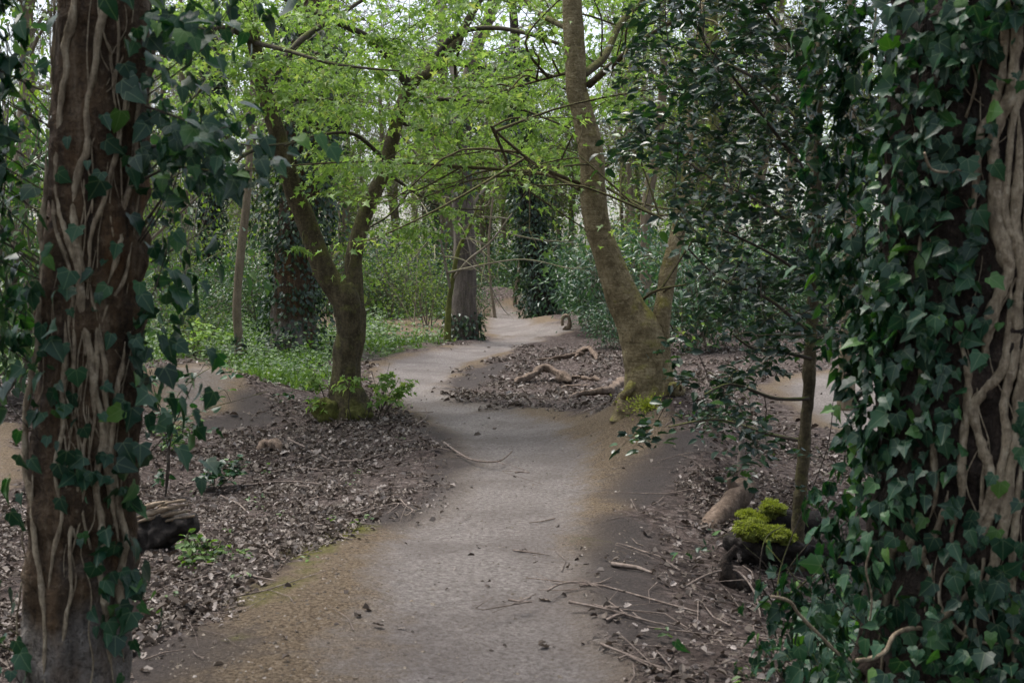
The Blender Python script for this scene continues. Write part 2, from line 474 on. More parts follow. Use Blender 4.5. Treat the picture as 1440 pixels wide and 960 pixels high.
def part(name, acc, mat, root, kind=None, label=None, smooth_=True):
    o = put(name, acc.mesh(name, mat, root.location, smooth_), root)
    if kind:
        o['kind'] = kind
    if label:
        o['label'] = label
    return o

def tag(o, label, cat, group=None, kind=None):
    o['label'] = label
    o['category'] = cat
    if group:
        o['group'] = group
    if kind:
        o['kind'] = kind
    return o

def thing(name, label, cat, loc, group=None):
    o = bpy.data.objects.new(name, None)
    o.empty_display_size = 0.1
    C.objects.link(o)
    o.location = tuple(loc)
    return tag(o, label, cat, group)

def solid(name, acc, mat, label, cat, loc, group=None, smooth_=True):
    """a thing that is one mesh"""
    o = put(name, acc.mesh(name, mat, loc, smooth_), None, loc)
    return tag(o, label, cat, group)

def resample(pts, rad, n):
    pts = np.asarray(pts, float)
    rad = np.asarray(rad, float)
    # Catmull-Rom through the points
    m = len(pts)
    s = np.linspace(0, m - 1 - 1e-6, n)
    i = s.astype(int)
    f = (s - i)[:, None]
    g = lambda k: pts[np.clip(k, 0, m - 1)]
    p0, p1, p2, p3 = g(i - 1), g(i), g(i + 1), g(i + 2)
    out = 0.5 * (2 * p1 + (p2 - p0) * f + (2 * p0 - 5 * p1 + 4 * p2 - p3) * f ** 2 + (3 * p1 - p0 - 3 * p2 + p3) * f ** 3)
    r = np.interp(s, np.arange(m), rad)
    return out, r

def tube(acc, pts, rad, sides=8, n=None, rough=0.0, rscale=6, seed=0, flute=0.0, cap=True):
    pts, rad = (np.asarray(pts, float), np.asarray(rad, float)) if n is None else resample(pts, rad, n)
    n = len(pts)
    T = unit(np.gradient(pts, axis=0))
    ref = np.array([1.0, 0, 0]) if abs(T[0][0]) < 0.8 else np.array([0, 1.0, 0])
    a = unit(ref - T[0] * ref.dot(T[0]))
    A = [a]
    for k in range(1, n):
        a = A[-1] - T[k] * A[-1].dot(T[k])
        A.append(unit(a))
    A = np.array(A)
    B = np.cross(T, A)
    th = np.arange(sides) * 2 * math.pi / sides
    ring = A[:, None, :] * np.cos(th)[None, :, None] + B[:, None, :] * np.sin(th)[None, :, None]
    R = np.repeat(rad[:, None], sides, 1)
    V = pts[:, None, :] + ring * R[:, :, None]
    if rough:
        nz = fbm(V.reshape(-1, 3), rscale, 3, seed).reshape(n, sides)
        if flute:
            q = np.stack([np.repeat(np.cos(th)[None], n, 0).ravel() * 2.2, np.repeat(np.sin(th)[None], n, 0).ravel() * 2.2, np.repeat(pts[:, 2:3] * 0.5, sides, 1).ravel()], 1)
            nz = nz + flute * noise(q, 1.0, seed + 5).reshape(n, sides)
        V = pts[:, None, :] + ring * (R * (1 + rough * nz))[:, :, None]
    V = V.reshape(-1, 3)
    i = np.arange(n - 1)[:, None] * sides
    j = np.arange(sides)[None, :]
    j2 = (j + 1) % sides
    q = np.stack([i + j, i + j2, i + sides + j2, i + sides + j], -1).reshape(-1, 4)
    t = None
    if cap:
        V = np.concatenate([V, pts[:1], pts[-1:]])
        k0, k1 = n * sides, n * sides + 1
        jj = np.arange(sides)
        b = (n - 1) * sides
        t = np.concatenate([np.stack([np.full(sides, k0), (jj + 1) % sides, jj], 1), np.stack([np.full(sides, k1), b + jj, b + (jj + 1) % sides], 1)])
    acc.add(V, q, t)
    return pts, rad

def sticks(acc, p0, p1, r0, r1, sides=3):
    """many straight tapered sticks at once"""
    p0, p1 = np.asarray(p0, float), np.asarray(p1, float)
    if len(p0) == 0:
        return
    N = len(p0)
    T = unit(p1 - p0)
    ref = np.where(np.abs(T[:, 2:3]) > 0.9, np.array([[1.0, 0, 0]]), np.array([[0, 0, 1.0]]))
    A = unit(np.cross(T, ref))
    B = np.cross(T, A)
    th = np.arange(sides) * 2 * math.pi / sides
    ring = A[:, None] * np.cos(th)[None, :, None] + B[:, None] * np.sin(th)[None, :, None]
    r0 = np.broadcast_to(np.asarray(r0, float), (N,))[:, None, None]
    r1 = np.broadcast_to(np.asarray(r1, float), (N,))[:, None, None]
    V = np.concatenate([p0[:, None] + ring * r0, p1[:, None] + ring * r1], 1).reshape(-1, 3)
    j = np.arange(sides)
    q1 = np.stack([j, (j + 1) % sides, (j + 1) % sides + sides, j + sides], 1)
    q = (np.arange(N)[:, None, None] * 2 * sides + q1[None]).reshape(-1, 4)
    acc.add(V, q)

# leaf shapes: y runs from stalk (0) to tip (1), x across, z folded
def fan(outline, fold=0.12, droop=0.1):
    o = np.array(outline, float)
    full = np.concatenate([o, (o * [-1, 1])[-2:0:-1]])
    c = np.array([[0, 0.42]])
    v2 = np.concatenate([c, full])
    z = np.abs(v2[:, 0]) * fold * 2 - droop * v2[:, 1] ** 2
    V = np.concatenate([v2, z[:, None]], 1)
    n = len(full)
    t = np.array([[0, 1 + (k + 1) % n, 1 + k] for k in range(n)])
    return V, t

IVY = fan([(0, 0), (0.26, -0.12), (0.47, 0.04), (0.40, 0.28), (0.50, 0.50), (0.25, 0.64), (0, 1.0)], 0.12, 0.2)
IVY2 = fan([(0, 0), (0.26, -0.08), (0.40, 0.20), (0.30, 0.50), (0.16, 0.78), (0, 1.0)], 0.10, 0.22)
IVY3 = fan([(0, 0), (0.24, -0.12), (0.50, -0.02), (0.36, 0.24), (0.46, 0.42), (0.20, 0.60), (0, 1.0)], 0.18, 0.15)
HOLLY = fan([(0, 0), (0.10, 0.10), (0.25, 0.16), (0.19, 0.30), (0.30, 0.42), (0.21, 0.55), (0.25, 0.70), (0.11, 0.80), (0, 1.0)], 0.28, 0.12)
HOLLY2 = fan([(0, 0), (0.16, 0.12), (0.25, 0.32), (0.26, 0.55), (0.15, 0.82), (0, 1.0)], 0.22, 0.2)
MAPLE = fan([(0, 0), (0.34, 0.02), (0.20, 0.26), (0.56, 0.52), (0.20, 0.56), (0, 1.0)], 0.2, 0.3)
MAPLE2 = fan([(0, 0), (0.22, 0.05), (0.14, 0.3), (0.36, 0.6), (0.12, 0.6), (0, 1.0)], 0.3, 0.5)
OVAL = fan([(0, 0), (0.27, 0.35), (0.2, 0.75), (0, 1.0)], 0.2, 0.15)
LANCE = fan([(0, 0), (0.16, 0.4), (0, 1.0)], 0.2, 0.25)
DEAD = fan([(0, 0), (0.24, 0.1), (0.16, 0.3), (0.34, 0.45), (0.2, 0.62), (0.26, 0.8), (0, 1.0)], 0.3, -0.25)
DEAD2 = fan([(0, 0), (0.3, 0.3), (0.27, 0.7), (0, 1.0)], 0.45, 0.3)
DIAMOND = (np.array([[0, 0, 0], [0.32, 0.45, 0.06], [0, 1, -0.05], [-0.32, 0.45, 0.06]]), np.array([[0, 1, 2], [0, 2, 3]]))

def frames(tip, nor):
    tip = unit(tip)
    nor = unit(nor - tip * np.sum(nor * tip, -1, keepdims=True))
    x = np.cross(tip, nor)
    return np.stack([x, tip, nor], -1)      # columns

VEINED = []

def leaves(acc, shape, pos, tip, nor, size):
    V, t = shape
    if len(pos) == 0:
        return
    R = frames(np.asarray(tip, float), np.asarray(nor, float))
    size = np.broadcast_to(np.asarray(size, float), (len(pos),))
    W = np.einsum('nij,vj->nvi', R, V) * size[:, None, None] + np.asarray(pos)[:, None]
    T = (np.arange(len(pos))[:, None, None] * len(V) + t[None]).reshape(-1, 3)
    acc.add(W.reshape(-1, 3), None, T, np.tile(V[:, :2], (len(pos), 1)) if any(shape is s_ for s_ in VEINED) else None)

def leaf_objects(name, meshes, root, pos, tip, nor, size, best=300, stuff_acc=None, shapes=None, keep=None):
    """the leaves that show largest become objects of their own; the rest go to stuff_acc"""
    pos = np.asarray(pos)
    size = np.broadcast_to(np.asarray(size, float), (len(pos),)).copy()
    R = frames(np.asarray(tip, float), np.asarray(nor, float))
    d = np.linalg.norm(pos - EYE, axis=1)
    rel = pos - EYE
    yc = rel @ FW
    px = 720 + F * rel[:, 0] / yc
    py = 480 - F * (rel @ UP) / yc
    facing = np.abs(np.sum(R[:, :, 2] * unit(rel), 1))
    score = size / d * (0.25 + facing) * np.where((px > 0) & (px < 1440) & (py > 0) & (py < 960), 1, 0.02)
    if keep is not None:
        score = score * keep
    order = np.argsort(-score)
    sel, rest = order[:best], order[best:]
    o0 = np.array(root.location)
    for k in sel:
        j = int(k) % len(meshes)
        o = bpy.data.objects.new(name, meshes[j])
        C.objects.link(o)
        o.parent = root
        m = Matrix(R[k].tolist()).to_4x4()
        o.matrix_local = Matrix.Translation(Vector((pos[k] - o0).tolist())) @ m @ Matrix.Scale(float(size[k]), 4)
    if stuff_acc is not None:
        for j, sh in enumerate(shapes):
            s = rest[rest % len(shapes) == j]
            leaves(stuff_acc, sh, pos[s], np.asarray(tip)[s], np.asarray(nor)[s], size[s])

def shape_mesh(name, shape, mat):
    a = Acc()
    a.add(shape[0], None, shape[1], shape[0][:, :2])
    return a.mesh(name, mat)

IVY4 = fan([(0, 0), (0.24, -0.13), (0.42, 0.02), (0.36, 0.24), (0.40, 0.44), (0.22, 0.64), (0, 1.0)], 0.05, 0.5)
IVY5 = fan([(0, 0), (0.20, -0.06), (0.32, 0.12), (0.25, 0.3), (0.30, 0.46), (0.15, 0.66), (0, 1.0)], 0.3, -0.12)
IVY6 = fan([(0, 0), (0.28, -0.14), (0.54, 0.08), (0.45, 0.26), (0.44, 0.44), (0.28, 0.58), (0, 0.9)], -0.06, 0.35)
IVY_SH = [IVY, IVY3, IVY2, IVY4, IVY5, IVY6]
VEINED.extend(IVY_SH)
IVY_ME = [shape_mesh('ivy_leaf', s, M['ivy']) for s in IVY_SH]
HOLLY_ME = [shape_mesh('holly_leaf', s, M['holly']) for s in (HOLLY, HOLLY2)]
MAPLE_ME = [shape_mesh('maple_leaf', s, M['maple']) for s in (MAPLE, MAPLE2)]

def rvec(n, rs=RS):
    return unit(rs.normal(size=(n, 3)))

# ------------------------------------------------------------------ ground and paths
def axis(lo_step, grow, lim, start=0.0):
    out = [start]
    while out[-1] < lim:
        out.append(out[-1] + max(lo_step, grow * abs(out[-1])))
    return out
xp = axis(0.12, 0.022, 900)
xs = np.array([-a for a in xp[:0:-1]] + xp)
yp = axis(0.09, 0.0125, 120, 3.0)
yp += axis(1.5, 0.1, 900, yp[-1] + 1.2)
yb = [-a for a in axis(0.6, 0.12, 900)[::-1]]
ys = np.array(yb[:-1] + list(np.arange(0, 3.0, 0.25)) + yp)
X, Y = np.meshgrid(xs, ys)
Z = height(X, Y)
mk = masks(X, Y)
NX, NY = len(xs), len(ys)
# litter is lumpy, the ridden path is smooth
pp = np.stack([X.ravel(), Y.ravel(), np.zeros(X.size)], 1)
lump = (noise(pp, 7, 31) * 0.018 + noise(pp, 3.2, 32) * 0.02).reshape(X.shape) * (Y < 60)
Zg = Z + lump * (1 - .75 * mk[0]) - mk[0] * mk[1] * 0.05
def grid_faces(sel=None):
    i = np.arange(NY - 1)[:, None] * NX
    j = np.arange(NX - 1)[None, :]
    q = np.stack([i + j, i + j + 1, i + NX + j + 1, i + NX + j], -1).reshape(-1, 4)
    return q
ga = Acc().add(np.stack([X, Y, Zg], -1).reshape(-1, 3), grid_faces())
an = dict(zip(('m_path', 'm_core', 'm_moss', 'm_dark', 'm_green'), mk))
g = put('ground', ga.mesh('ground', M['ground'], (0, 0, 0), True, an))
g['kind'] = 'structure'
g['label'] = 'woodland floor of dark soil and dead leaves'

def path_sheet(name, poly, label, wide):
    sd_ = sdist(poly, X.ravel(), Y.ravel())
    inside = sd_ > -wide
    top = 0.008 + 0.005 * len([1 for o_ in bpy.data.objects if o_.name.startswith('dirt_')])
    q = grid_faces()
    q = q[inside[q].all(1)]
    used, inv = np.unique(q.ravel(), return_inverse=True)
    lift = -0.02 + (0.02 + top) * smooth(-wide, -wide * 0.2, sd_[used])
    V = np.stack([X.ravel()[used], Y.ravel()[used], Zg.ravel()[used] + lift], 1)
    a = Acc().add(V, inv.reshape(-1, 4))
    o = put(name, a.mesh(name, M['ground'], (0, 0, 0), True, {k: v.ravel()[used] for k, v in an.items()}))
    o['kind'] = 'structure'
    o['label'] = label
path_sheet('dirt_path', MAIN, 'winding bare dirt path through the wood', 0.3)
path_sheet('dirt_mound', FARP, 'pale dirt jump at the far end of the path', 0.6)
path_sheet('dirt_mound', MOUND, 'low bare dirt mound behind the left ivy-clad trunk', 0.4)
path_sheet('dirt_path', RIGHTP, 'stretch of dirt path seen past the holly sapling', 0.4)
path_sheet('dirt_path', LEFTP, 'strip of dirt path left of the ivy-clad trunk', 0.3)

def surf(x, y):
    """height of the finished ground near the camera"""
    x, y = np.asarray(x, float), np.asarray(y, float)
    p = np.stack([x, y, np.zeros(x.size)], 1)
    m = masks(x, y)
    l = (noise(p, 7, 31) * 0.018 + noise(p, 3.2, 32) * 0.02) * (y < 60)
    return height(x, y) + l * (1 - .75 * m[0]) - m[0] * m[1] * 0.05, m

# ------------------------------------------------------------------ dead leaves, pebbles, twigs, grass
def scatter(n, x0, x1, y0, y1, power=1.0):
    u = RS.rand(n)
    y = y0 * (y1 / y0) ** u
    x = (x0 + (x1 - x0) * RS.rand(n)) * y
    return x, y

x, y = scatter(185000, -0.47, 0.47, 4.2, 26)
z, m = surf(x, y)
dens = (1 - smooth(0.05, 0.75, m[0] + (RS.rand(x.size) - .5) * .3)) * (1 - 0.92 * smooth(0.2, 0.7, m[3])) * (1 - 0.85 * smooth(0.3, 0.7, m[4])) + 0.005
pn = np.stack([x, y, np.zeros(x.size)], 1)
dens = dens * np.clip(0.62 + 1.1 * fbm(pn, 1.1, 3, 77), 0.12, 1)
k = RS.rand(x.size) < dens
x, y, z = x[k], y[k], z[k]
a = Acc()
nor = unit(np.stack([RS.normal(0, .45, x.size), RS.normal(0, .45, x.size), np.ones(x.size)], 1))
tip = rvec(x.size) * [1, 1, 0.25]
sz = np.clip(RS.gamma(5, 0.0080, x.size), .015, .10) * np.clip(y / 11, 0.85, 1.5)
pos = np.stack([x, y, z + 0.004 + RS.rand(x.size) * 0.022], 1)
h = x.size // 5
leaves(a, DEAD, pos[:h], tip[:h], nor[:h], sz[:h])
leaves(a, DEAD2, pos[h:], tip[h:], nor[h:], sz[h:] * 0.9)
o = put('leaf_litter', a.mesh('leaf_litter', M['litter'], (0, 0, 0), False))
tag(o, 'dead brown and grey leaves lying over the woodland floor', 'dead leaves', kind='stuff')

x, y = scatter(48000, -0.45, 0.3, 4.2, 15)
z, m = surf(x, y)
k = RS.rand(x.size) < m[0] * (1 - 0.65 * m[1]) + 0.02
x, y, z = x[k], y[k], z[k]
OCT = (np.array([[1, 0, 0], [-1, 0, 0], [0, 1, 0], [0, -1, 0], [0, 0, .7], [0, 0, -.7]], float), np.array([[0, 2, 4], [2, 1, 4], [1, 3, 4], [3, 0, 4], [2, 0, 5], [1, 2, 5], [3, 1, 5], [0, 3, 5]]))
a = Acc()
leaves(a, OCT, np.stack([x, y, z + 0.004], 1), rvec(x.size) * [1, 1, .3], np.tile([0, 0, 1.0], (x.size, 1)) + rvec(x.size) * .4, RS.gamma(2.0, 0.0019, x.size) + 0.002)
o = put('gravel', a.mesh('gravel', M['pebble'], (0, 0, 0), False))
tag(o, 'small loose stones strewn along the path shoulders', 'gravel', kind='stuff')

x, y = scatter(1700, -0.47, 0.47, 4.3, 24)
z, m = surf(x, y)
k = RS.rand(x.size) < (1 - m[0]) * 0.9 + 0.03
x, y, z = x[k], y[k], z[k]
a = Acc()
d = rvec(x.size) * [1, 1, 0.12]
L = RS.gamma(2.0, 0.08, x.size)[:, None]
p0 = np.stack([x, y, z + 0.018], 1)
p1 = p0 + d * L
p2 = p1 + unit(d + rvec(x.size) * [.5, .5, .2]) * L * 0.8
for q_ in (p1, p2):
    q_[:, 2] = surf(q_[:, 0], q_[:, 1])[0] + 0.018
r = RS.gamma(2, 0.0013, x.size) + .001
sticks(a, p0, p1, r, r * .8, 4)
sticks(a, p1, p2, r * .8, r * .4, 4)
o = put('twig_litter', a.mesh('twig_litter', M['stick']))
tag(o, 'small broken twigs scattered among the dead leaves', 'twigs', kind='stuff')

# low green cover and grass
x, y = scatter(130000, -0.48, 0.30, 14, 60)
z, m = surf(x, y)
k = RS.rand(x.size) < smooth(0.25, 0.8, m[4])
x, y, z = x[k], y[k], z[k]
a = Acc()
n_ = x.size
leaves(a, DIAMOND, np.stack([x, y, z + RS.gamma(1.6, 0.09, n_) * smooth(12, 22, y)], 1), rvec(n_) * [1, 1, .4], np.tile([0, -.25, 1.0], (n_, 1)) + rvec(n_) * .6, RS.uniform(0.05, 0.10, n_) * np.clip(y / 22, .8, 2))
o = put('ground_cover', a.mesh('ground_cover', M['cover'], (0, 0, 0), False))
tag(o, 'low green ivy and herbs covering the ground behind the maple', 'ground cover', kind='stuff')
x, y = scatter(45000, -0.40, 0.02, 15, 50)
z, m = surf(x, y)
pn = np.stack([x, y, z], 1)
k = RS.rand(x.size) < smooth(0.45, 0.9, m[4]) * smooth(-0.15, 0.25, noise(pn, 0.55, 91))
x, y, z = x[k], y[k], z[k]
n_ = x.size
a = Acc()
BLADE = (np.array([[-.06, 0, 0], [.06, 0, 0], [0.04, .6, .05], [0, 1, .2]]), np.array([[0, 1, 2], [0, 2, 3]]))
leaves(a, BLADE, np.stack([x, y, z], 1), np.tile([0, 0, 1.0], (n_, 1)) + rvec(n_) * .45, rvec(n_), RS.uniform(0.10, 0.24, n_))
o = put('grass', a.mesh('grass', M['grass'], (0, 0, 0), False))
tag(o, 'fresh green grass tufts beside the far bend of the path', 'grass', kind='stuff')

# ------------------------------------------------------------------ near ivy-clad trunks
class Trunk:
    """a round trunk given by axis points and radii; finds its surface under a point of view"""
    def __init__(self, pts, rad):
        self.p, self.r = resample(pts, rad, 160)
    def at(self, zz):
        i = np.clip(np.searchsorted(self.p[:, 2], zz), 0, len(self.p) - 1)
        return self.p[i], self.r[i]
    def hit(self, px, py, lift=0.0):
        d = ray(px, py)
        y = self.p[:, 1].mean()
        for _ in range(4):
            c, r = self.at(EYE[2] + d[2] * y)
            # x(t)=d0*y ; solve circle with radius r+lift
            A = d[0] ** 2 + 1
            Bq = -2 * (d[0] * c[0] + c[1])
            Cq = c[0] ** 2 + c[1] ** 2 - (r + lift) ** 2
            D = Bq * Bq - 4 * A * Cq
            y = (-Bq - math.sqrt(max(D, 0))) / (2 * A)
        q = EYE + d * y
        n = q - c
        n[2] = 0
        return q, n / max(np.linalg.norm(n), 1e-6)

def shade_crown(root, centre, rad, n, seed, base):
    """unseen crown far overhead, added to shade the near trunks and path: limbs and leaves"""
    rs = np.random.RandomState(seed)
    b, l = Acc(), Acc()
    for i in range(9):
        d = unit(rs.normal(size=3) * [1, 1, .35] + [0, 0, .25])
        e = centre + d * rad * rs.uniform(.6, .95)
        mid = (base + e) / 2 + rs.normal(size=3) * .25 + [0, 0, .4]
        tube(b, [base, mid, e], [.09, .05, .02], 6, 9)
        k = 45
        t0 = mid + (e - mid) * rs.rand(k, 1)
        t1 = t0 + rvec(k, rs) * [1, 1, .5] * rs.uniform(.5, 1.3, (k, 1))
        sticks(b, t0, t1, .012, .004)
        m_ = n // 9 // k
        for _ in range(m_):
            pos = t0 + (t1 - t0) * rs.rand(k, 1) + rvec(k, rs) * .18
            leaves(l, OVAL, pos, rvec(k, rs), rvec(k, rs) * .6 + [0, 0, 1], rs.uniform(.09, .15, k))
    part('branches', b, M['bark_brown'], root)
    part('crown', l, M['shrub'], root, smooth_=False)  # leaves above the view, put in to darken the near zone

def ivy_on(root, trunk, stems, blobs, leafsize, seed, best=300, lift=0.02, dens=1.0):
    rs = np.random.RandomState(seed)
    for wpx, pts in stems:
        pp_ = []
        for (a_, b_) in pts:
            q, n = trunk.hit(a_, b_, 0.008)
            pp_.append(q)
        dep = np.mean([q[1] for q in pp_])
        r = wpx * dep / F / 2
        acc = Acc()
        nn = max(14, int(len(pp_) * 8))
        P_, R_ = resample(pp_, np.full(len(pp_), r), nn)
        wig = np.stack([fbm(P_ + s * 9.1, 7, 2, seed + s) for s in (1, 2)], 1) * 0.011
        P_[:, 0] += wig[:, 0]
        P_[:, 1] += wig[:, 1] * .5
        R_ = R_ * (1 + 0.30 * noise(P_, 9, seed + 3)) * np.clip(np.minimum(np.arange(nn), np.arange(nn)[::-1]) / 9.0, .25, 1)
        tube(acc, P_, R_, 9, None, 0.28, 38, seed)
        part('ivy_stem', acc, M['vine'], root)
    # fine rootlets and thin stems that lie on the bark
    fine = Acc()
    for _ in range(34):
        th = rs.uniform(-1.2, 1.2) - math.pi / 2
        z0 = rs.uniform(-.1, 2.6)
        npt = 9
        zz = z0 + np.linspace(0, rs.uniform(.4, 1.3), npt)
        tt = th + np.cumsum(rs.normal(0, .10, npt))
        pts = []
        for a_, t_ in zip(zz, tt):
            c, r = trunk.at(a_)
            pts.append([c[0] + math.cos(t_) * (r + .006), c[1] + math.sin(t_) * (r + .006), a_])
        rr = rs.uniform(.0018, .005)
        pts = np.array(pts)
        pts[1:] += rs.normal(size=(npt - 1, 3)) * [.007, .004, .01]
        tube(fine, pts, np.linspace(rr, rr * .4, npt), 5, 30)
    part('ivy_rootlets', fine, M['vine'], root, kind='stuff')
    pos, tip, nor, size, shoots = [], [], [], [], Acc()
    for (cx, cy, sx, sy, cnt, out0, out1) in blobs:
        for _ in range(int(cnt * dens)):
            a_, b_ = cx + rs.normal() * sx, cy + rs.normal() * sy
            q, n = trunk.hit(a_, b_, lift)
            # where the sight line misses the trunk, the leaf hangs on a shoot beside it
            off = ray(a_, b_)
            q2 = EYE + off * q[1]
            out = rs.uniform(out0, out1)
            miss = np.linalg.norm((q2 - q)[[0, 2]]) > .02
            p_ = q2 + (np.array([0, rs.choice([-1, .6]), 0]) if miss else n) * out + np.array([0, 0, rs.normal() * .01])
            if np.linalg.norm((q2 - q)[[0, 2]]) > .02 or out > 0.15:
                c, r = trunk.at(p_[2] - .05)
                s_ = np.array([c[0], c[1], p_[2] - .32]) + n * r * .97
                md = (s_ * .4 + p_ * .6) + [0, 0, -.05]
                if rs.rand() < .10:
                    tube(shoots, [s_, md, p_], [.003, .0025, .0015], 4, 6)
            fa = unit(n + rs.normal(size=3) * .42 + [0, 0, .38])
            tp = unit(rs.normal(size=3) * .5 + [0, 0, -.85] + n * .35)
            pos.append(p_); tip.append(tp); nor.append(fa)
            size.append(leafsize * rs.uniform(.45, 1.3))
    st = Acc()
    leaf_objects('ivy_leaf', IVY_ME, root, pos, tip, nor, np.array(size), best, st, IVY_SH)
    if st.n:
        part('ivy_foliage', st, M['ivy'], root, kind='stuff', smooth_=False)
    if shoots.n:
        part('ivy_shoots', shoots, M['twig'], root, kind='stuff')

def trunk_part(root, pts, rad, mat, sides, n, rough, rscale, seed, flute=0.0):
    a_ = Acc()
    tube(a_, pts, rad, sides, n, rough, rscale, seed, flute)
    return part('trunk', a_, mat, root)

# left trunk
D = 4.5
lp = [P(92, 1060, D), P(105, 960, D), P(118, 720, D), P(130, 480, D), P(140, 240, D), P(148, 0, D), P(156, -260, D), P(165, -620, D)]
lr = [0.26, 0.205, 0.195, 0.192, 0.18, 0.172, 0.16, 0.13]
left = thing('ivy_clad_tree', 'dark trunk at the left edge laced with pale ivy stems, bark bare in places', 'tree', lp[0], 'ivy-clad trees')
trunk_part(left, lp, lr, M['bark_red'], 110, 300, 0.10, 11, 5, 0.9)
LT = Trunk(lp, lr)
ls = [
    (11, [(148, -60), (148, 0), (135, 75), (125, 150), (120, 210), (110, 240), (105, 300), (108, 350), (110, 400), (117, 450), (125, 490), (132, 530), (145, 605), (155, 680), (165, 760)]),
    (10, [(112, -60), (107, 25), (92, 70), (89, 150), (80, 215), (82, 280), (97, 340), (107, 380), (112, 440), (120, 500)]),
    (8, [(204, 100), (200, 130), (190, 190), (189, 235), (175, 300), (172, 340), (160, 370), (150, 400)]),
    (6, [(178, 120), (175, 150), (162, 215), (150, 280), (132, 320), (125, 360), (118, 420)]),
    (8, [(60, 280), (59, 380), (55, 450), (48, 520), (37, 585), (36, 655), (45, 740), (57, 830), (65, 895), (62, 990)]),
    (7, [(90, 440), (92, 490), (90, 580), (77, 655), (87, 720), (75, 770), (65, 840)]),
    (6, [(125, 570), (118, 640), (107, 710), (100, 760), (102, 830), (95, 870), (84, 940)]),
    (9, [(138, 440), (142, 480), (150, 540), (148, 610), (136, 680), (145, 740), (142, 800), (150, 870), (158, 960)]),
    (9, [(176, 480), (172, 530), (155, 620), (165, 700), (175, 760), (168, 840), (172, 930)]),
    (8, [(124, 400), (130, 430), (137, 480), (134, 560), (128, 640)]),
    (6, [(70, 230), (76, 300), (90, 360), (100, 420), (104, 500), (110, 600)]),
    (5, [(196, 250), (188, 330), (170, 400), (150, 430), (140, 470)]),
    (7, [(66, 200), (62, 300), (52, 400)]), (5, [(160, -20), (166, 60), (158, 140)]),
]
lb = [  # px, py, spread x, spread y, leaves, out from bark
    (35, 120, 26, 85, 120, .0, .30), (15, 330, 22, 70, 70, .0, .25), (30, 430, 26, 45, 50, .0, .2), (20, 210, 22, 45, 60, .05, .35), (10, 30, 40, 50, 60, 0, .4),
    (190, 60, 28, 60, 26, .0, .25), (215, 130, 26, 50, 30, .05, .35), (205, 240, 22, 50, 24, .0, .2), (215, 380, 18, 40, 30, .0, .2),
    (200, 480, 22, 50, 30, .0, .2), (150, 240, 40, 60, 9, .0, .05), (120, 420, 45, 60, 12, .0, .06), (110, 600, 40, 60, 16, .0, .06),
    (165, 690, 22, 40, 14, .0, .07), (160, 840, 18, 50, 26, .0, .07), (10, 765, 16, 28, 14, .1, .35), (245, 10, 22, 14, 8, .2, .5),
    (60, 500, 30, 40, 18, .0, .1), (28, 640, 16, 70, 12, .0, .15), (30, 900, 26, 40, 14, .0, .2), (195, 570, 22, 40, 24, .0, .25)]
ivy_on(left, LT, ls, lb, 0.072, 3, dens=1.5)
# the shoot of ivy that reaches out to the right, over the view
sh, fo = Acc(), []
for path_ in ([(205, 150), (250, 165), (300, 185), (350, 205), (415, 200)], [(200, 210), (240, 200), (280, 190), (330, 175)], [(205, 250), (245, 235), (300, 240), (360, 240)], [(200, 60), (250, 35), (300, 45)]):
    dd = np.linspace(4.35, 3.9, len(path_))
    pt = [P(a_, b_, d_) for (a_, b_), d_ in zip(path_, dd)]
    P_, R_ = tube(sh, pt, np.linspace(.006, .002, len(pt)), 5, 24)
    for q in P_[4:]:
        for _ in range(2):
            fo.append(q + RS.normal(size=3) * [.04, .05, .035])
fo = np.array(fo)
nf = len(fo)
st = Acc()
leaf_objects('ivy_leaf', IVY_ME, left, fo, RS.normal(size=(nf, 3)) * .5 + [.35, -.2, -.6], rvec(nf) * .5 + [0, -.5, .7], RS.uniform(.045, .075, nf), 60, st, IVY_SH)
part('ivy_foliage', st, M['ivy'], left, kind='stuff', smooth_=False)
part('ivy_shoots', sh, M['twig'], left, kind='stuff')
shade_crown(left, np.array([-2.2, 3.6, 6.6]), 3.4, 5200, 41, np.array(lp[-1]))

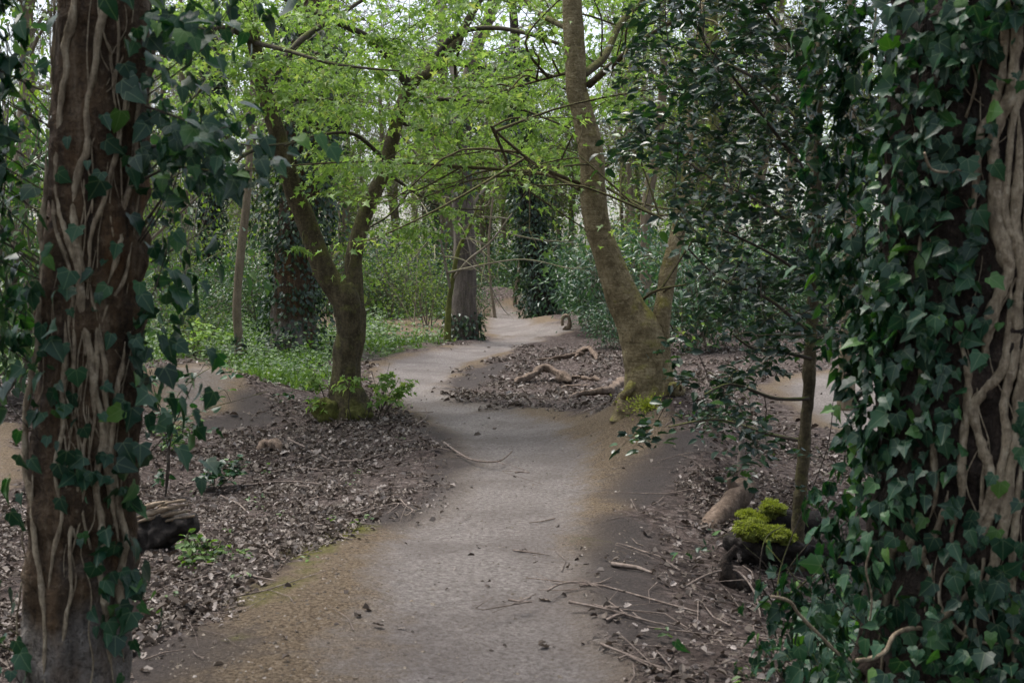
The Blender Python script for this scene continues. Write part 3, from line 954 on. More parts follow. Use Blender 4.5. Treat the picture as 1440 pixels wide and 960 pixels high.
# right trunk
D = 4.75
rp = [P(1385, 1010, D), P(1388, 930, D), P(1392, 760, D), P(1398, 480, D), P(1402, 200, D), P(1405, -40, D), P(1410, -400, D), P(1415, -700, D)]
rr_ = [0.56, 0.48, 0.43, 0.405, 0.395, 0.385, 0.36, 0.30]
right = thing('ivy_clad_tree', 'broad trunk at the right edge thickly covered with dark ivy leaves and twisted stems', 'tree', rp[0], 'ivy-clad trees')
trunk_part(right, rp, rr_, M['bark_brown'], 130, 260, 0.08, 10, 15, 0.8)
RTK = Trunk(rp, rr_)
rs_ = [
    (12, [(1414, -60), (1412, 55), (1410, 110), (1395, 160), (1380, 185), (1375, 240), (1366, 320)]),
    (19, [(1430, -60), (1427, 60), (1425, 130), (1405, 175), (1395, 210), (1400, 250), (1400, 300), (1412, 350), (1420, 385), (1400, 425), (1388, 470), (1380, 540)]),
    (13, [(1450, 60), (1440, 115), (1420, 200), (1412, 280), (1420, 320), (1440, 350), (1455, 400)]),
    (15, [(1436, 150), (1432, 215), (1430, 300), (1435, 380), (1430, 430), (1427, 500), (1415, 570), (1415, 630), (1405, 695), (1390, 735), (1372, 770)]),
    (16, [(1424, 380), (1412, 510), (1385, 550), (1370, 575), (1380, 620), (1395, 665), (1395, 700), (1370, 740), (1362, 780)]),
    (18, [(1446, 420), (1440, 510), (1430, 590), (1422, 670), (1412, 740), (1395, 810), (1390, 870)]),
    (12, [(1362, 560), (1355, 620), (1355, 690), (1340, 730), (1338, 780)]),
    (12, [(1282, 650), (1285, 690), (1285, 740), (1278, 790), (1262, 850)]),
    (10, [(1335, 690), (1325, 725), (1312, 760), (1300, 780), (1310, 810), (1300, 860)]),
    (12, [(1290, 730), (1275, 760), (1255, 780), (1250, 830), (1240, 900)]),
    (9, [(1380, 800), (1365, 830), (1340, 855), (1315, 880), (1300, 930)]),
    (6, [(1350, 785), (1325, 810), (1322, 850), (1340, 880), (1370, 900), (1420, 905)]),
    (5, [(1368, 790), (1365, 820), (1360, 870), (1350, 915), (1354, 980)]),
    (6, [(1262, 820), (1260, 850), (1256, 880), (1245, 920), (1228, 975)]),
    (12, [(1345, 460), (1362, 520), (1360, 600), (1348, 660)]),
    (9, [(1300, 300), (1290, 380), (1298, 470), (1290, 560), (1292, 640)]),
    (7, [(1390, 620), (1380, 700), (1384, 780), (1370, 850), (1372, 950)]),
    (12, [(1438, 620), (1432, 700), (1425, 790), (1430, 880), (1420, 960)]),
    (8, [(1455, 200), (1446, 300), (1448, 420)]), (8, [(1320, 520), (1310, 600), (1318, 680), (1305, 740)]),
]
rb = [
    (1215, 90, 26, 70, 60, .0, .16), (1290, 70, 60, 60, 95, .0, .12), (1215, 230, 26, 70, 60, .0, .16), (1292, 190, 42, 60, 90, .0, .12),
    (1225, 370, 30, 60, 60, .0, .16), (1288, 330, 42, 60, 70, .0, .12), (1236, 500, 15, 60, 55, .0, .12), (1282, 470, 38, 60, 80, .0, .12),
    (1236, 620, 14, 50, 50, .0, .12), (1272, 610, 36, 60, 50, .0, .1), (1212, 760, 24, 45, 55, .02, .2), (1250, 740, 30, 50, 40, .0, .12),
    (1208, 870, 32, 45, 70, .05, .3), (1290, 870, 60, 45, 36, .0, .12), (1375, 40, 25, 35, 26, .0, .1), (1345, 640, 20, 50, 8, .0, .08),
    (1410, 860, 35, 50, 26, .0, .1), (1340, 760, 40, 40, 22, .0, .08), (1430, 600, 12, 60, 6, .0, .08), (1430, 10, 20, 20, 18, .0, .1),
    (1370, 400, 20, 60, 14, .0, .06), (1230, 930, 60, 25, 40, .1, .4), (1390, 930, 60, 20, 30, .02, .15)]
ivy_on(right, RTK, rs_, rb, 0.068, 4, dens=1.95)
# loose hanging stems
ls_ = Acc()
for wpx, pts in ((7, [(1205, 928), (1225, 925), (1245, 915), (1260, 890), (1295, 883), (1315, 898), (1330, 925)]), (4, [(1300, 215), (1310, 238), (1335, 242), (1365, 235), (1390, 228)]),
                 (5, [(1085, 838), (1110, 845), (1125, 865), (1155, 895), (1180, 920)]), (3, [(1225, 770), (1218, 800), (1226, 840), (1222, 880)])):
    pt = [P(a_, b_, 4.25 + .05 * i) for i, (a_, b_) in enumerate(pts)]
    a_ = Acc()
    tube(a_, pt, np.full(len(pt), wpx * 4.3 / F / 2), 7, 30, .2, 25, 9)
    part('ivy_stem', a_, M['vine'], right)
shade_crown(right, np.array([2.6, 3.8, 6.8]), 3.6, 6000, 42, np.array(rp[-1]))

# ------------------------------------------------------------------ sprays of leaves on branches
def grow(bacc, lf, nodes, centres, rs, args):
    """sprays join the nearest wood, nearest first, so later ones branch off earlier ones"""
    nodes = nodes.copy()
    left_ = list(centres)
    while left_:
        cs = np.array(left_)
        sub = nodes if len(nodes) < 1500 else nodes[rs.choice(len(nodes), 1500, False)]
        dm = np.linalg.norm(cs[:, None] - sub[None], axis=2)
        i = int(np.argmin(dm.min(1)))
        near_ = np.argsort(dm[i])[:3]
        c = left_.pop(i)
        rad, ntw, per, flat, r0, droop = args(rs)
        q = spray(bacc, lf, sub[near_[rs.randint(len(near_))]], c, rs, rad, ntw, per, flat, r0, droop)
        nodes = np.concatenate([nodes, q[2::2]])

def spray(bacc, lf, base, centre, rs, rad, ntw, per, flat=0.25, r0=0.012, droop=0.0):
    """a branchlet from base to centre, with twigs spread about it and leaves on the twigs"""
    mid = (base + centre) / 2 + rs.normal(size=3) * .08 * np.linalg.norm(centre - base) + [0, 0, .06]
    L = np.linalg.norm(centre - base)
    n = max(6, int(L * 6))
    dirn = unit(centre - base)
    end = centre + dirn * rad * .7 * [1, 1, flat]
    Pq, Rq = tube(bacc, [base, mid, centre, end], [r0 * min(1.6, .6 + L * .4), r0 * .8, r0 * .5, r0 * .2], 5, n + 4, cap=False)
    k = rs.randint(int(len(Pq) * .45), len(Pq), ntw)
    t0 = Pq[k]
    dv = unit(rs.normal(size=(ntw, 3)) * [1, 1, flat] + dirn * .5)
    ln = rad * rs.uniform(.35, 1.0, (ntw, 1))
    t1 = t0 + dv * ln * .55 + [0, 0, -.02]
    t2 = t1 + unit(dv + rs.normal(size=(ntw, 3)) * .35 * [1, 1, flat * 2]) * ln * .5 + [0, 0, -droop * .3]
    sticks(bacc, t0, t1, r0 * .28, r0 * .2)
    sticks(bacc, t1, t2, r0 * .2, r0 * .1)
    for s in np.linspace(.25, 1.0, per):
        b = np.where(s < .5, t0 + (t1 - t0) * s * 2, t1 + (t2 - t1) * (s - .5) * 2)
        sid = unit(np.cross(dv, [0, 0, 1.0])) * rs.choice([-1, 1], (ntw, 1))
        lf.append((b + rs.normal(size=(ntw, 3)) * .015, sid + dv * .5 + rs.normal(size=(ntw, 3)) * .3))
    return Pq

def in_poly(poly, a_, b_):
    return sdist(poly, np.array([a_], float), np.array([b_], float))[0] > 0

# ------------------------------------------------------------------ holly sapling in front of the right trunk
hb = G(1120, 800)
D = hb[1]
hp = [hb - [0, 0, .1], P(1122, 740, D), P(1130, 640, D), P(1138, 520, D), P(1143, 430, D), P(1148, 300, D), P(1151, 180, D), P(1153, 60, D), P(1150, -60, D), P(1146, -160, D)]
hr = [0.054, 0.044, 0.039, 0.036, 0.033, 0.029, 0.025, 0.021, 0.017, 0.010]
holly = thing('holly_tree', 'slim holly sapling with dark glossy leaves standing beside the mossy log', 'tree', hb)
trunk_part(holly, hp, hr, M['bark_maple'], 20, 160, 0.2, 14, 25)
hn, _ = resample(hp, hr, 60)
rs = np.random.RandomState(5)
br, lf = Acc(), []
main = [[(1145, 505), (1100, 495), (1060, 490), (1030, 470)], [(1146, 340), (1080, 290), (1000, 250), (930, 200)], [(1148, 260), (1100, 200), (1040, 120), (990, 60)], [(1150, 200), (1060, 110), (960, 70), (900, 60)],
        [(1150, 120), (1110, 60), (1070, 0), (1050, -60)], [(1140, 470), (1080, 420), (1010, 390), (950, 330)], [(1130, 620), (1080, 610), (1010, 590), (940, 600)], [(1150, 300), (1190, 240), (1210, 180)], [(1146, 400), (1090, 360), (1010, 320)],
        [(1142, 560), (1090, 560), (1030, 540), (990, 555)]]
nodes = [hn[18:]]
for i, bpts in enumerate(main):
    dd = D + np.linspace(0, rs.uniform(-1.3, 1.0), len(bpts))
    q, _ = tube(br, [P(a_, b_, d_) for (a_, b_), d_ in zip(bpts, dd)], np.linspace(.014, .005, len(bpts)), 6, 20)
    nodes.append(q[4:])
nodes = np.concatenate(nodes)
HP = [(890, 40), (960, -80), (1240, -80), (1240, 420), (1200, 560), (1100, 650), (1040, 640), (1000, 600), (1000, 430), (965, 380), (950, 300), (875, 190)]
cnt, cs_ = 0, []
while cnt < 265:
    a_, b_ = rs.uniform(870, 1240), rs.uniform(-80, 650)
    if not in_poly(HP, a_, b_):
        continue
    if b_ > 400 and rs.rand() < .3:
        continue
    if a_ > 1060 and 490 < b_ < 650:
        continue
    cs_.append(P(a_, b_, D + rs.uniform(-1.0, 2.2)))
    cnt += 1
for (a_, b_) in ((925, 590), (900, 610), (960, 500), (985, 535), (1050, 640), (930, 120), (885, 200)):
    cs_.append(P(a_, b_, D - .3))
grow(br, lf, nodes, cs_, rs, lambda g_: (g_.uniform(.15, .28), 8, 4, .7, .0045, .1))
pos = np.concatenate([a_[0] for a_ in lf])
tip = np.concatenate([a_[1] for a_ in lf])
n_ = len(pos)
nor = rs.normal(size=(n_, 3)) * .5 + [0, -.15, .85]
st = Acc()
leaf_objects('holly_leaf', HOLLY_ME, holly, pos, tip, nor, rs.uniform(.048, .085, n_), 300, st, [HOLLY, HOLLY2])
part('foliage', st, M['holly'], holly, kind='stuff', smooth_=False)
part('branches', br, M['twig'], holly)

# ------------------------------------------------------------------ the forked maple
mb = G(490, 588)
D = mb[1]
k_ = D / F / 2
maple = thing('maple_tree', 'forked maple with bright young leaves and mossy base in the middle ground', 'tree', mb)
def pxr(*w_):
    return [v * k_ for v in w_]
ta = Acc()
tube(ta, [mb - [0, 0, .12], mb + [0.02, 0, .1], P(487, 545, D), P(488, 510, D), P(493, 470, D), P(492, 440, D), P(490, 420, D), P(484, 400, D)], pxr(80, 60, 44, 40, 42, 46, 42, 31), 56, 140, .13, 4.0, 51, 1.1)
part('trunk', ta, M['bark_maple'], maple)
limbs = [
    ([(488, 440, 0), (480, 415, 0), (455, 378, 0), (432, 315, 0), (412, 265, -.1), (390, 190, -.2), (372, 130, -.3), (357, 60, -.4), (345, -10, -.5), (330, -120, -.6)], pxr(38, 38, 33, 29, 27, 24, 21, 19, 17, 12)),
    ([(494, 440, 0), (497, 395, .05), (498, 360, .1), (512, 305, .2), (540, 240, .3), (556, 180, .4), (576, 122, .5), (620, 88, .6), (655, 35, .8), (700, -50, 1.0)], pxr(36, 28, 24, 22, 21, 19, 17, 15, 13, 8)),
]
skel = []
for pts, rad in limbs:
    a_ = Acc()
    q, _ = tube(a_, [P(x_, y_, D + e_) for x_, y_, e_ in pts], rad, 20, 90, .10, 5, 52)
    part('limb', a_, M['bark_maple'], maple)
    skel.append(q[35:])
sub = [
    ([(385, 195, -.2), (362, 208, -.5), (335, 225, -1), (310, 268, -1.4)], 9, 3), ([(356, 60, -.4), (320, 40, -.8), (270, 50, -1.2), (230, 80, -1.4)], 12, 3),
    ([(372, 130, -.3), (420, 60, 0), (480, 20, .3), (540, -20, .6)], 12, 4), ([(545, 230, .3), (500, 190, -.4), (450, 190, -.8), (400, 205, -1.2)], 7, 2),
    ([(576, 122, .5), (530, 62, .2), (470, 30, -.3), (400, 0, -.8)], 15, 4), ([(560, 170, .4), (600, 185, 1), (650, 200, 1.6), (700, 215, 2.2)], 8, 2),
    ([(600, 100, .6), (640, 50, .5), (700, 40, .2), (780, 60, -.2), (850, 95, -.5)], 10, 3), ([(570, 140, .5), (640, 140, .0), (720, 150, -.6), (800, 180, -1.2)], 9, 2),
    ([(540, 240, .3), (575, 265, .8), (620, 290, 1.4), (680, 295, 1.8)], 6, 2), ([(620, 88, .6), (680, 95, 1.0), (760, 110, 1.6), (840, 150, 2.2)], 8, 2),
    ([(357, 60, -.4), (400, 70, -1.2), (470, 90, -2.0), (560, 100, -2.6)], 8, 2), ([(345, 0, -.5), (300, 100, -1.2), (260, 150, -1.8)], 8, 2),
    ([(655, 35, .8), (640, 100, 1.4), (655, 150, 2)], 7, 3), ([(556, 180, .4), (590, 230, -.3), (560, 290, -.8), (520, 320, -1.1)], 5, 2),
    ([(372, 130, -.3), (420, 140, .6), (500, 140, 1.2)], 7, 2),
]
bacc = Acc()
for pts, w0, w1 in sub:
    q, _ = tube(bacc, [P(x_, y_, D + e_) for x_, y_, e_ in pts], np.linspace(w0, w1, len(pts)) * k_, 7, 36, .08, 6, 53)
    skel.append(q[6:])
skel = np.concatenate(skel)
rs = np.random.RandomState(9)
lf = []
MP = [(215, -70), (930, -70), (900, 100), (880, 190), (830, 265), (760, 235), (690, 270), (630, 330), (540, 330), (500, 290), (440, 215), (360, 215), (300, 190), (240, 140)]
cnt, cs_ = 0, []
while cnt < 235:
    a_, b_ = rs.uniform(200, 930), rs.uniform(-70, 335)
    if 520 < a_ < 700 and b_ > 90 and rs.rand() < .35:
        continue
    if not in_poly(MP, a_, b_):
        continue
    if b_ > 190 and rs.rand() < .5:
        continue
    cs_.append(P(a_, b_, D + rs.uniform(-2.6, 3.0)))
    cnt += 1
grow(bacc, lf, skel, cs_, rs, lambda g_: (g_.uniform(.35, .7), 14, 5, .12, .005, .05))
cs_ = []
for (a_, b_) in ((480, 345), (420, 300), (560, 350), (510, 385), (440, 330), (620, 300), (545, 275), (600, 265), (470, 385), (520, 420), (425, 345), (585, 320)):
    cs_.append(P(a_, b_, D + rs.uniform(-.6, .6)))
grow(bacc, lf, skel, cs_, rs, lambda g_: (.22, 5, 4, .15, .005, 0))
# shoots round the foot
for _ in range(16):
    th = rs.uniform(math.pi, 2 * math.pi)
    s_ = mb + [math.cos(th) * .32 + .08, math.sin(th) * .3, 0]
    e_ = s_ + [math.cos(th) * .2 + .05, math.sin(th) * .1, rs.uniform(.15, .5)]
    spray(bacc, lf, s_, e_, rs, .14, 5, 4, .5, .006)
pos = np.concatenate([a_[0] for a_ in lf])
tip = np.concatenate([a_[1] for a_ in lf])
n_ = len(pos)
tip = tip + [0, 0, -.35]
nor = rs.normal(size=(n_, 3)) * .38 + [0, -.15, 1]
st = Acc()
leaf_objects('maple_leaf', MAPLE_ME, maple, pos, tip, nor, rs.uniform(.055, .105, n_), 300, st, [MAPLE, MAPLE2])
part('foliage', st, M['maple'], maple, kind='stuff', smooth_=False)
part('branches', bacc, M['twig'], maple)
def cushion(root, name, mat, c, r, seed, rough=.3, sub_=18):
    a_ = Acc()
    u = np.linspace(0, math.pi, sub_)
    v_ = np.arange(sub_ * 2) * math.pi / sub_
    U, V_ = np.meshgrid(u, v_, indexing='ij')
    S = np.stack([np.sin(U) * np.cos(V_), np.sin(U) * np.sin(V_), np.cos(U)], -1).reshape(-1, 3)
    S2 = S * (1 + rough * fbm(S * 1.0 + seed * 3.7, 2.2, 4, seed))[:, None] * np.asarray(r) + np.asarray(c)
    m_ = sub_ * 2
    i = np.arange(sub_ - 1)[:, None] * m_
    j = np.arange(m_)[None]
    q = np.stack([i + j, i + m_ + j, i + m_ + (j + 1) % m_, i + (j + 1) % m_], -1).reshape(-1, 4)
    a_.add(S2, q)
    if root is None:
        return a_
    return part(name, a_, mat, root)
cushion(maple, 'moss', M['mossy'], mb + [-.22, -.16, .10], (.16, .14, .15), 3)
cushion(maple, 'moss', M['mossy'], mb + [.14, -.22, .05], (.15, .10, .10), 4)

# ------------------------------------------------------------------ the leaning tree right of the path
bb = G(905, 563)
D = bb[1]
k_ = D / F / 2
beech = thing('leaning_tree', 'smooth olive-brown tree leaning left with a low second stem beside the path', 'tree', bb)
ta = Acc()
tube(ta, [P(908, 590, D), P(908, 566, D), P(909, 548, D), P(909, 520, D), P(907, 495, D), P(899, 467, D), P(886, 440, D), P(869, 400, D), P(850, 350, D), P(837, 300, D), P(834, 250, D), P(826, 190, D), P(812, 130, D), P(807, 60, D), P(803, 0, D), P(800, -90, D), P(800, -240, D)],
     pxr(100, 80, 66, 62, 64, 60, 51, 46, 40, 37, 35, 33, 30, 28, 27, 24, 14), 56, 260, .10, 4.5, 61, .75)
part('trunk', ta, M['bark_beech'], beech)
for (x0, y0, x1, y1, x2, y2, e_) in ((890, 540, 878, 556, 858, 566, -.2), (935, 548, 948, 560, 968, 566, -.1), (945, 545, 958, 552, 975, 556, .2)):
    a_ = Acc()
    g_ = G(x2, y2) - [0, 0, .05]
    tube(a_, [P(x0, y0, D - .12), P(x1, y1, D + e_ * .6), g_], pxr(20, 13, 4), 12, 24, .25, 7, x0)
    part('root', a_, M['bark_beech'], beech)
a_ = Acc()
tube(a_, [P(936, 592, D - .1), P(935, 560, D - .1), P(931, 520, D - .05), P(928, 480, D), P(931, 440, D), P(942, 375, D + .1), P(957, 310, D + .2), P(968, 240, D + .3), P(975, 140, D + .4), P(990, 0, D + .5)], pxr(44, 34, 31, 29, 26, 23, 20, 18, 14, 8), 26, 130, .10, 5, 62)
part('stem', a_, M['bark_beech'], beech)
bacc, skel, lf = Acc(), [], []
for pts, w0, w1 in [
    ([(820, 105, 0), (850, 80, .3), (872, 35, .6), (905, 0, 1.0), (940, -40, 1.3)], 13, 6), ([(828, 120, 0), (868, 85, -.4), (905, 55, -.8), (960, 22, -1.2)], 11, 4), ([(815, 258, 0), (760, 235, -.5), (720, 205, -1), (690, 178, -1.5)], 6, 3),
    ([(815, 266, 0), (770, 246, .4), (700, 238, .7), (630, 236, 1)], 7, 3), ([(855, 265, 0), (890, 285, -.5), (932, 308, -.9)], 5, 2), ([(800, 40, 0), (760, 20, .5), (720, -20, 1)], 10, 5),
    ([(838, 240, 0), (870, 225, .4), (905, 215, .9)], 5, 2), ([(810, 100, 0), (770, 110, .4), (700, 130, 1)], 6, 2), ([(905, 420, 0), (925, 408, -.2), (965, 400, -.4)], 5, 2)]:
    q, _ = tube(bacc, [P(x_, y_, D + e_) for x_, y_, e_ in pts], np.linspace(w0, w1, len(pts)) * k_, 7, 40, .1, 5, 63)
    skel.append(q[8:])
sk = np.concatenate(skel)
for _ in range(46):
    s_ = sk[rs.randint(len(sk))]
    c = s_ + rs.normal(size=3) * [.8, .8, .35]
    spray(bacc, lf, s_, c, rs, rs.uniform(.3, .6), 8, 3, .3, .012)
pos = np.concatenate([q[0] for q in lf]); tip = np.concatenate([q[1] for q in lf])
n_ = len(pos)
sel = rs.rand(n_) < .75
st = Acc()
leaf_objects('leaf', MAPLE_ME, beech, pos[sel], tip[sel] + [0, 0, -.3], rs.normal(size=(sel.sum(), 3)) * .4 + [0, 0, 1], rs.uniform(.05, .09, sel.sum()), 150, st, [MAPLE, MAPLE2])
part('foliage', st, M['maple'], beech, kind='stuff', smooth_=False)
part('branches', bacc, M['bark_maple'], beech)
ma, ml = Acc(), P(910, 563, D - .45)
n_ = 650
d_ = rvec(n_)
leaves(ma, OVAL, ml - [0, 0, .05] + d_ * np.abs(RS.normal(size=(n_, 1))) * [.12, .08, .06], d_ + [0, 0, .6], rvec(n_) + [0, -.4, .6], RS.uniform(.012, .032, n_))
part('moss', ma, M['mossleaf'], beech, kind='stuff', smooth_=False)

# ------------------------------------------------------------------ middle-distance trees with ivy
def ivy_column(root, tr, z0, z1, n, rad, size, seed, shape=DIAMOND):
    rs = np.random.RandomState(seed)
    zz = rs.uniform(z0, z1, n)
    th = rs.uniform(0, 2 * math.pi, n)
    c = np.array([tr.at(v)[0] for v in zz])
    r = np.array([tr.at(v)[1] for v in zz])
    nv = np.stack([np.cos(th), np.sin(th), np.zeros(n)], 1)
    lump = 1 + .5 * noise(np.stack([np.cos(th) * 1.5, np.sin(th) * 1.5, zz * 1.1], 1), 1.3, seed)
    out = r + rad * np.abs(rs.rand(n)) * lump
    pos = np.stack([c[:, 0] + nv[:, 0] * out, c[:, 1] + nv[:, 1] * out, zz], 1)
    a_ = Acc()
    leaves(a_, shape, pos, rs.normal(size=(n, 3)) * .5 + [0, 0, -.8] + nv * .4, nv + rs.normal(size=(n, 3)) * .45 + [0, 0, .3], rs.uniform(.6, 1.2, n) * size)
    part('ivy', a_, M['ivy_far'], root, kind='stuff', smooth_=False)

def mid_tree(name, label, pix, widths, base, mat, ivy=None, seed=0, group=None, limbs_=(), D=None, leafy=0, lmat='spring'):
    b = G(*base)
    d = D or b[1]
    if D:
        b = P(base[0], base[1], D); b[2] = gz(b[0], b[1])
    k = d / F / 2
    t = thing(name, label, 'tree', b, group)
    pts = [b - [0, 0, .15]] + [P(a_, c_, d) for a_, c_ in pix]
    rad = [widths[0] * 1.25 * k] + [v * k for v in widths]
    ac = Acc()
    tube(ac, pts, rad, 22, 80, .08, 3, seed, .6)
    part('trunk', ac, mat, t)
    tr = Trunk(pts, rad)
    if ivy:
        for (z0, z1, n, r, s) in ivy:
            ivy_column(t, tr, b[2] + z0, b[2] + z1, n, r, s, seed)
    rs = np.random.RandomState(seed + 900)
    ba, la = Acc(), []
    for lp_, w0, w1 in limbs_:
        q, _ = tube(ba, [P(a_, c_, d + e_) for a_, c_, e_ in lp_], np.linspace(w0, w1, len(lp_)) * k, 7, 24, .1, 3, seed)
        for _ in range(6):
            s_ = q[rs.randint(8, len(q))]
            spray(ba, la, s_, s_ + rs.normal(size=3) * [.9, .9, .5], rs, .5, 6, 3, .5, .02)
    top = pts[-1]
    for _ in range(26 if leafy >= 0 else 0):
        f_ = rs.rand() * .32
        s_ = tr.p[int((1 - f_) * 159)]
        spray(ba, la, s_, s_ + rs.normal(size=3) * [1.2, 1.2, .5] + [0, 0, 1.1], rs, .9, 12, 3, .6, .013)
    if ba.n:
        part('branches', ba, M['far_twig'], t)
    if leafy > 0 and la:
        pos = np.concatenate([q[0] for q in la]); tp = np.concatenate([q[1] for q in la])
        s = rs.rand(len(pos)) < leafy
        ac = Acc()
        leaves(ac, OVAL, pos[s], tp[s], rs.normal(size=(s.sum(), 3)) * .5 + [0, 0, 1], rs.uniform(.07, .12, s.sum()))
        part('foliage', ac, M[lmat], t, kind='stuff', smooth_=False)
    return t

mid_tree('ivy_clad_tree', 'stout tree wrapped in dark ivy just left of the forked maple', [(412, 470), (414, 400), (418, 320), (425, 230), (430, 120), (432, 0), (434, -160)], [62, 56, 52, 48, 44, 38, 28], (412, 492), M['bark_red'],
         [(-.1, 1.2, 900, .30, .12), (1.0, 2.2, 700, .2, .12), (2.0, 6.5, 5200, .55, .13)], 71, 'ivy-clad trees', leafy=.3)
mid_tree('slender_tree', 'slim straight brown trunk standing in green cover right of the left ivy-clad trunk', [(336, 480), (333, 430), (338, 360), (346, 290), (352, 200), (357, 100), (360, -60)], [13, 12, 12, 11, 10, 9, 7], (336, 507), M['bark_far'],
         [(-.05, .5, 130, .06, .08)], 72, leafy=.4)
mid_tree('ivy_clad_tree', 'narrow column of dark ivy behind the bushes, left of the slim brown trunk', [(291, 420), (292, 330), (295, 240), (298, 140), (300, 0), (302, -150)], [24, 22, 20, 18, 16, 12], (291, 446), M['bark_brown'],
         [(0, 9, 5600, .42, .16)], 73, 'ivy-clad trees', D=38, leafy=.3)
mid_tree('grey_tree', 'thick grey-brown trunk beside the far bend, forking high above the path', [(652, 450), (654, 400), (652, 320), (649, 240), (650, 180), (657, 130), (672, 60), (690, 20), (715, -90)], [38, 33, 32, 29, 27, 24, 18, 15, 10], (652, 476), M['bark_grey'],
         [(-.05, .6, 420, .18, .12), (3.2, 5.5, 250, .2, .14)], 74, leafy=.45, limbs_=[([(652, 160, 0), (640, 110, .3), (625, 50, .6), (610, -30, 1)], 14, 6), ([(655, 300, 0), (690, 250, .5), (700, 200, 1)], 6, 2)])
mid_tree('ivy_clad_tree', 'tall leaning tree sheathed in dark ivy beside the far dirt jump', [(762, 430), (755, 370), (748, 310), (740, 250), (733, 180), (726, 90), (718, -60)], [30, 26, 24, 22, 18, 14, 9], (765, 442), M['bark_brown'],
         [(-.1, 8.2, 7400, .45, .15)], 75, 'ivy-clad trees', D=37, leafy=.25)
mid_tree('thin_sapling', 'thin bent sapling growing out of the pale dirt jump', [(694, 430), (690, 400), (687, 350), (692, 290), (700, 220), (704, 120)], [4, 3.6, 3.4, 3, 2.6, 2], (697, 455), M['bark_far'], None, 76, leafy=-1, D=36)
mid_tree('thin_sapling', 'thin dark sapling leaning by the crest of the far dirt jump', [(725, 410), (731, 370), (733, 320), (738, 250), (742, 150)], [5, 4.5, 4, 3.5, 2.5], (724, 428), M['bark_far'], None, 77, leafy=-1, D=41)
mt = mid_tree('mossy_sapling', 'multi-stemmed mossy sapling in front of the thick grey-brown trunk', [(630, 450), (632, 420), (637, 390), (645, 350), (660, 320), (672, 290)], [9, 8, 7, 6, 4.5, 3], (629, 480), M['mossy'], None, 78, leafy=-1,
              limbs_=[([(634, 410, 0), (626, 370, -.2), (618, 330, -.4)], 5, 2), ([(637, 392, 0), (660, 365, -.3), (690, 340, -.6), (720, 300, -.8)], 5, 1.5), ([(640, 375, 0), (640, 330, .2), (636, 280, .4)], 4, 1.5)])
mid_tree('background_trunk', 'brown trunk on the strip of path past the holly sapling', [(1190, 540), (1192, 480), (1194, 380), (1196, 200), (1196, 0), (1197, -300), (1198, -600)], [24, 20, 18, 17, 15, 12, 8], (1190, 572), M['bark_far'], None, 79, leafy=.3)
mid_tree('yellow_trunk', 'yellowish upright trunk glimpsed through the holly leaves', [(1000, 420), (1000, 300), (1001, 150), (1003, 60), (1005, -120), (1006, -320)], [15, 14, 13, 12, 10, 7], (1000, 478), M['mossy'], None, 80, leafy=.3, D=26)

# ------------------------------------------------------------------ shrubs
def shrub_meshes(seed, h, wdt, n, shape, size, mat, flat=.7):
    rs = np.random.RandomState(seed)
    b, l = Acc(), Acc()
    for i in range(9):
        e = np.array([rs.normal() * wdt * .45, rs.normal() * wdt * .45, h * rs.uniform(.55, 1.0)])
        s = np.array([rs.normal() * .12, rs.normal() * .12, -.1])
        q, _ = tube(b, [s, (s + e) / 2 + rs.normal(size=3) * .12, e], [.02, .013, .005], 5, 10)
        m_ = n // 9 // 10
        for _ in range(10):
            c = q[rs.randint(3, 10)] + rs.normal(size=3) * [wdt * .22, wdt * .22, h * .10]
            sticks(b, q[rs.randint(2, 10)][None], c[None], .006, .002)
            rr = rs.uniform(.14, .34)
            pos = c + rs.normal(size=(m_, 3)) * rr * [1, 1, flat]
            leaves(l, shape, pos, unit(pos - c) + rs.normal(size=(m_, 3)) * .4, rs.normal(size=(m_, 3)) * .45 + [0, -.1, .9], rs.uniform(.6, 1.2, m_) * size)
    return b.mesh('stems', M['far_twig']), l.mesh('foliage', M[mat], (0, 0, 0), False)

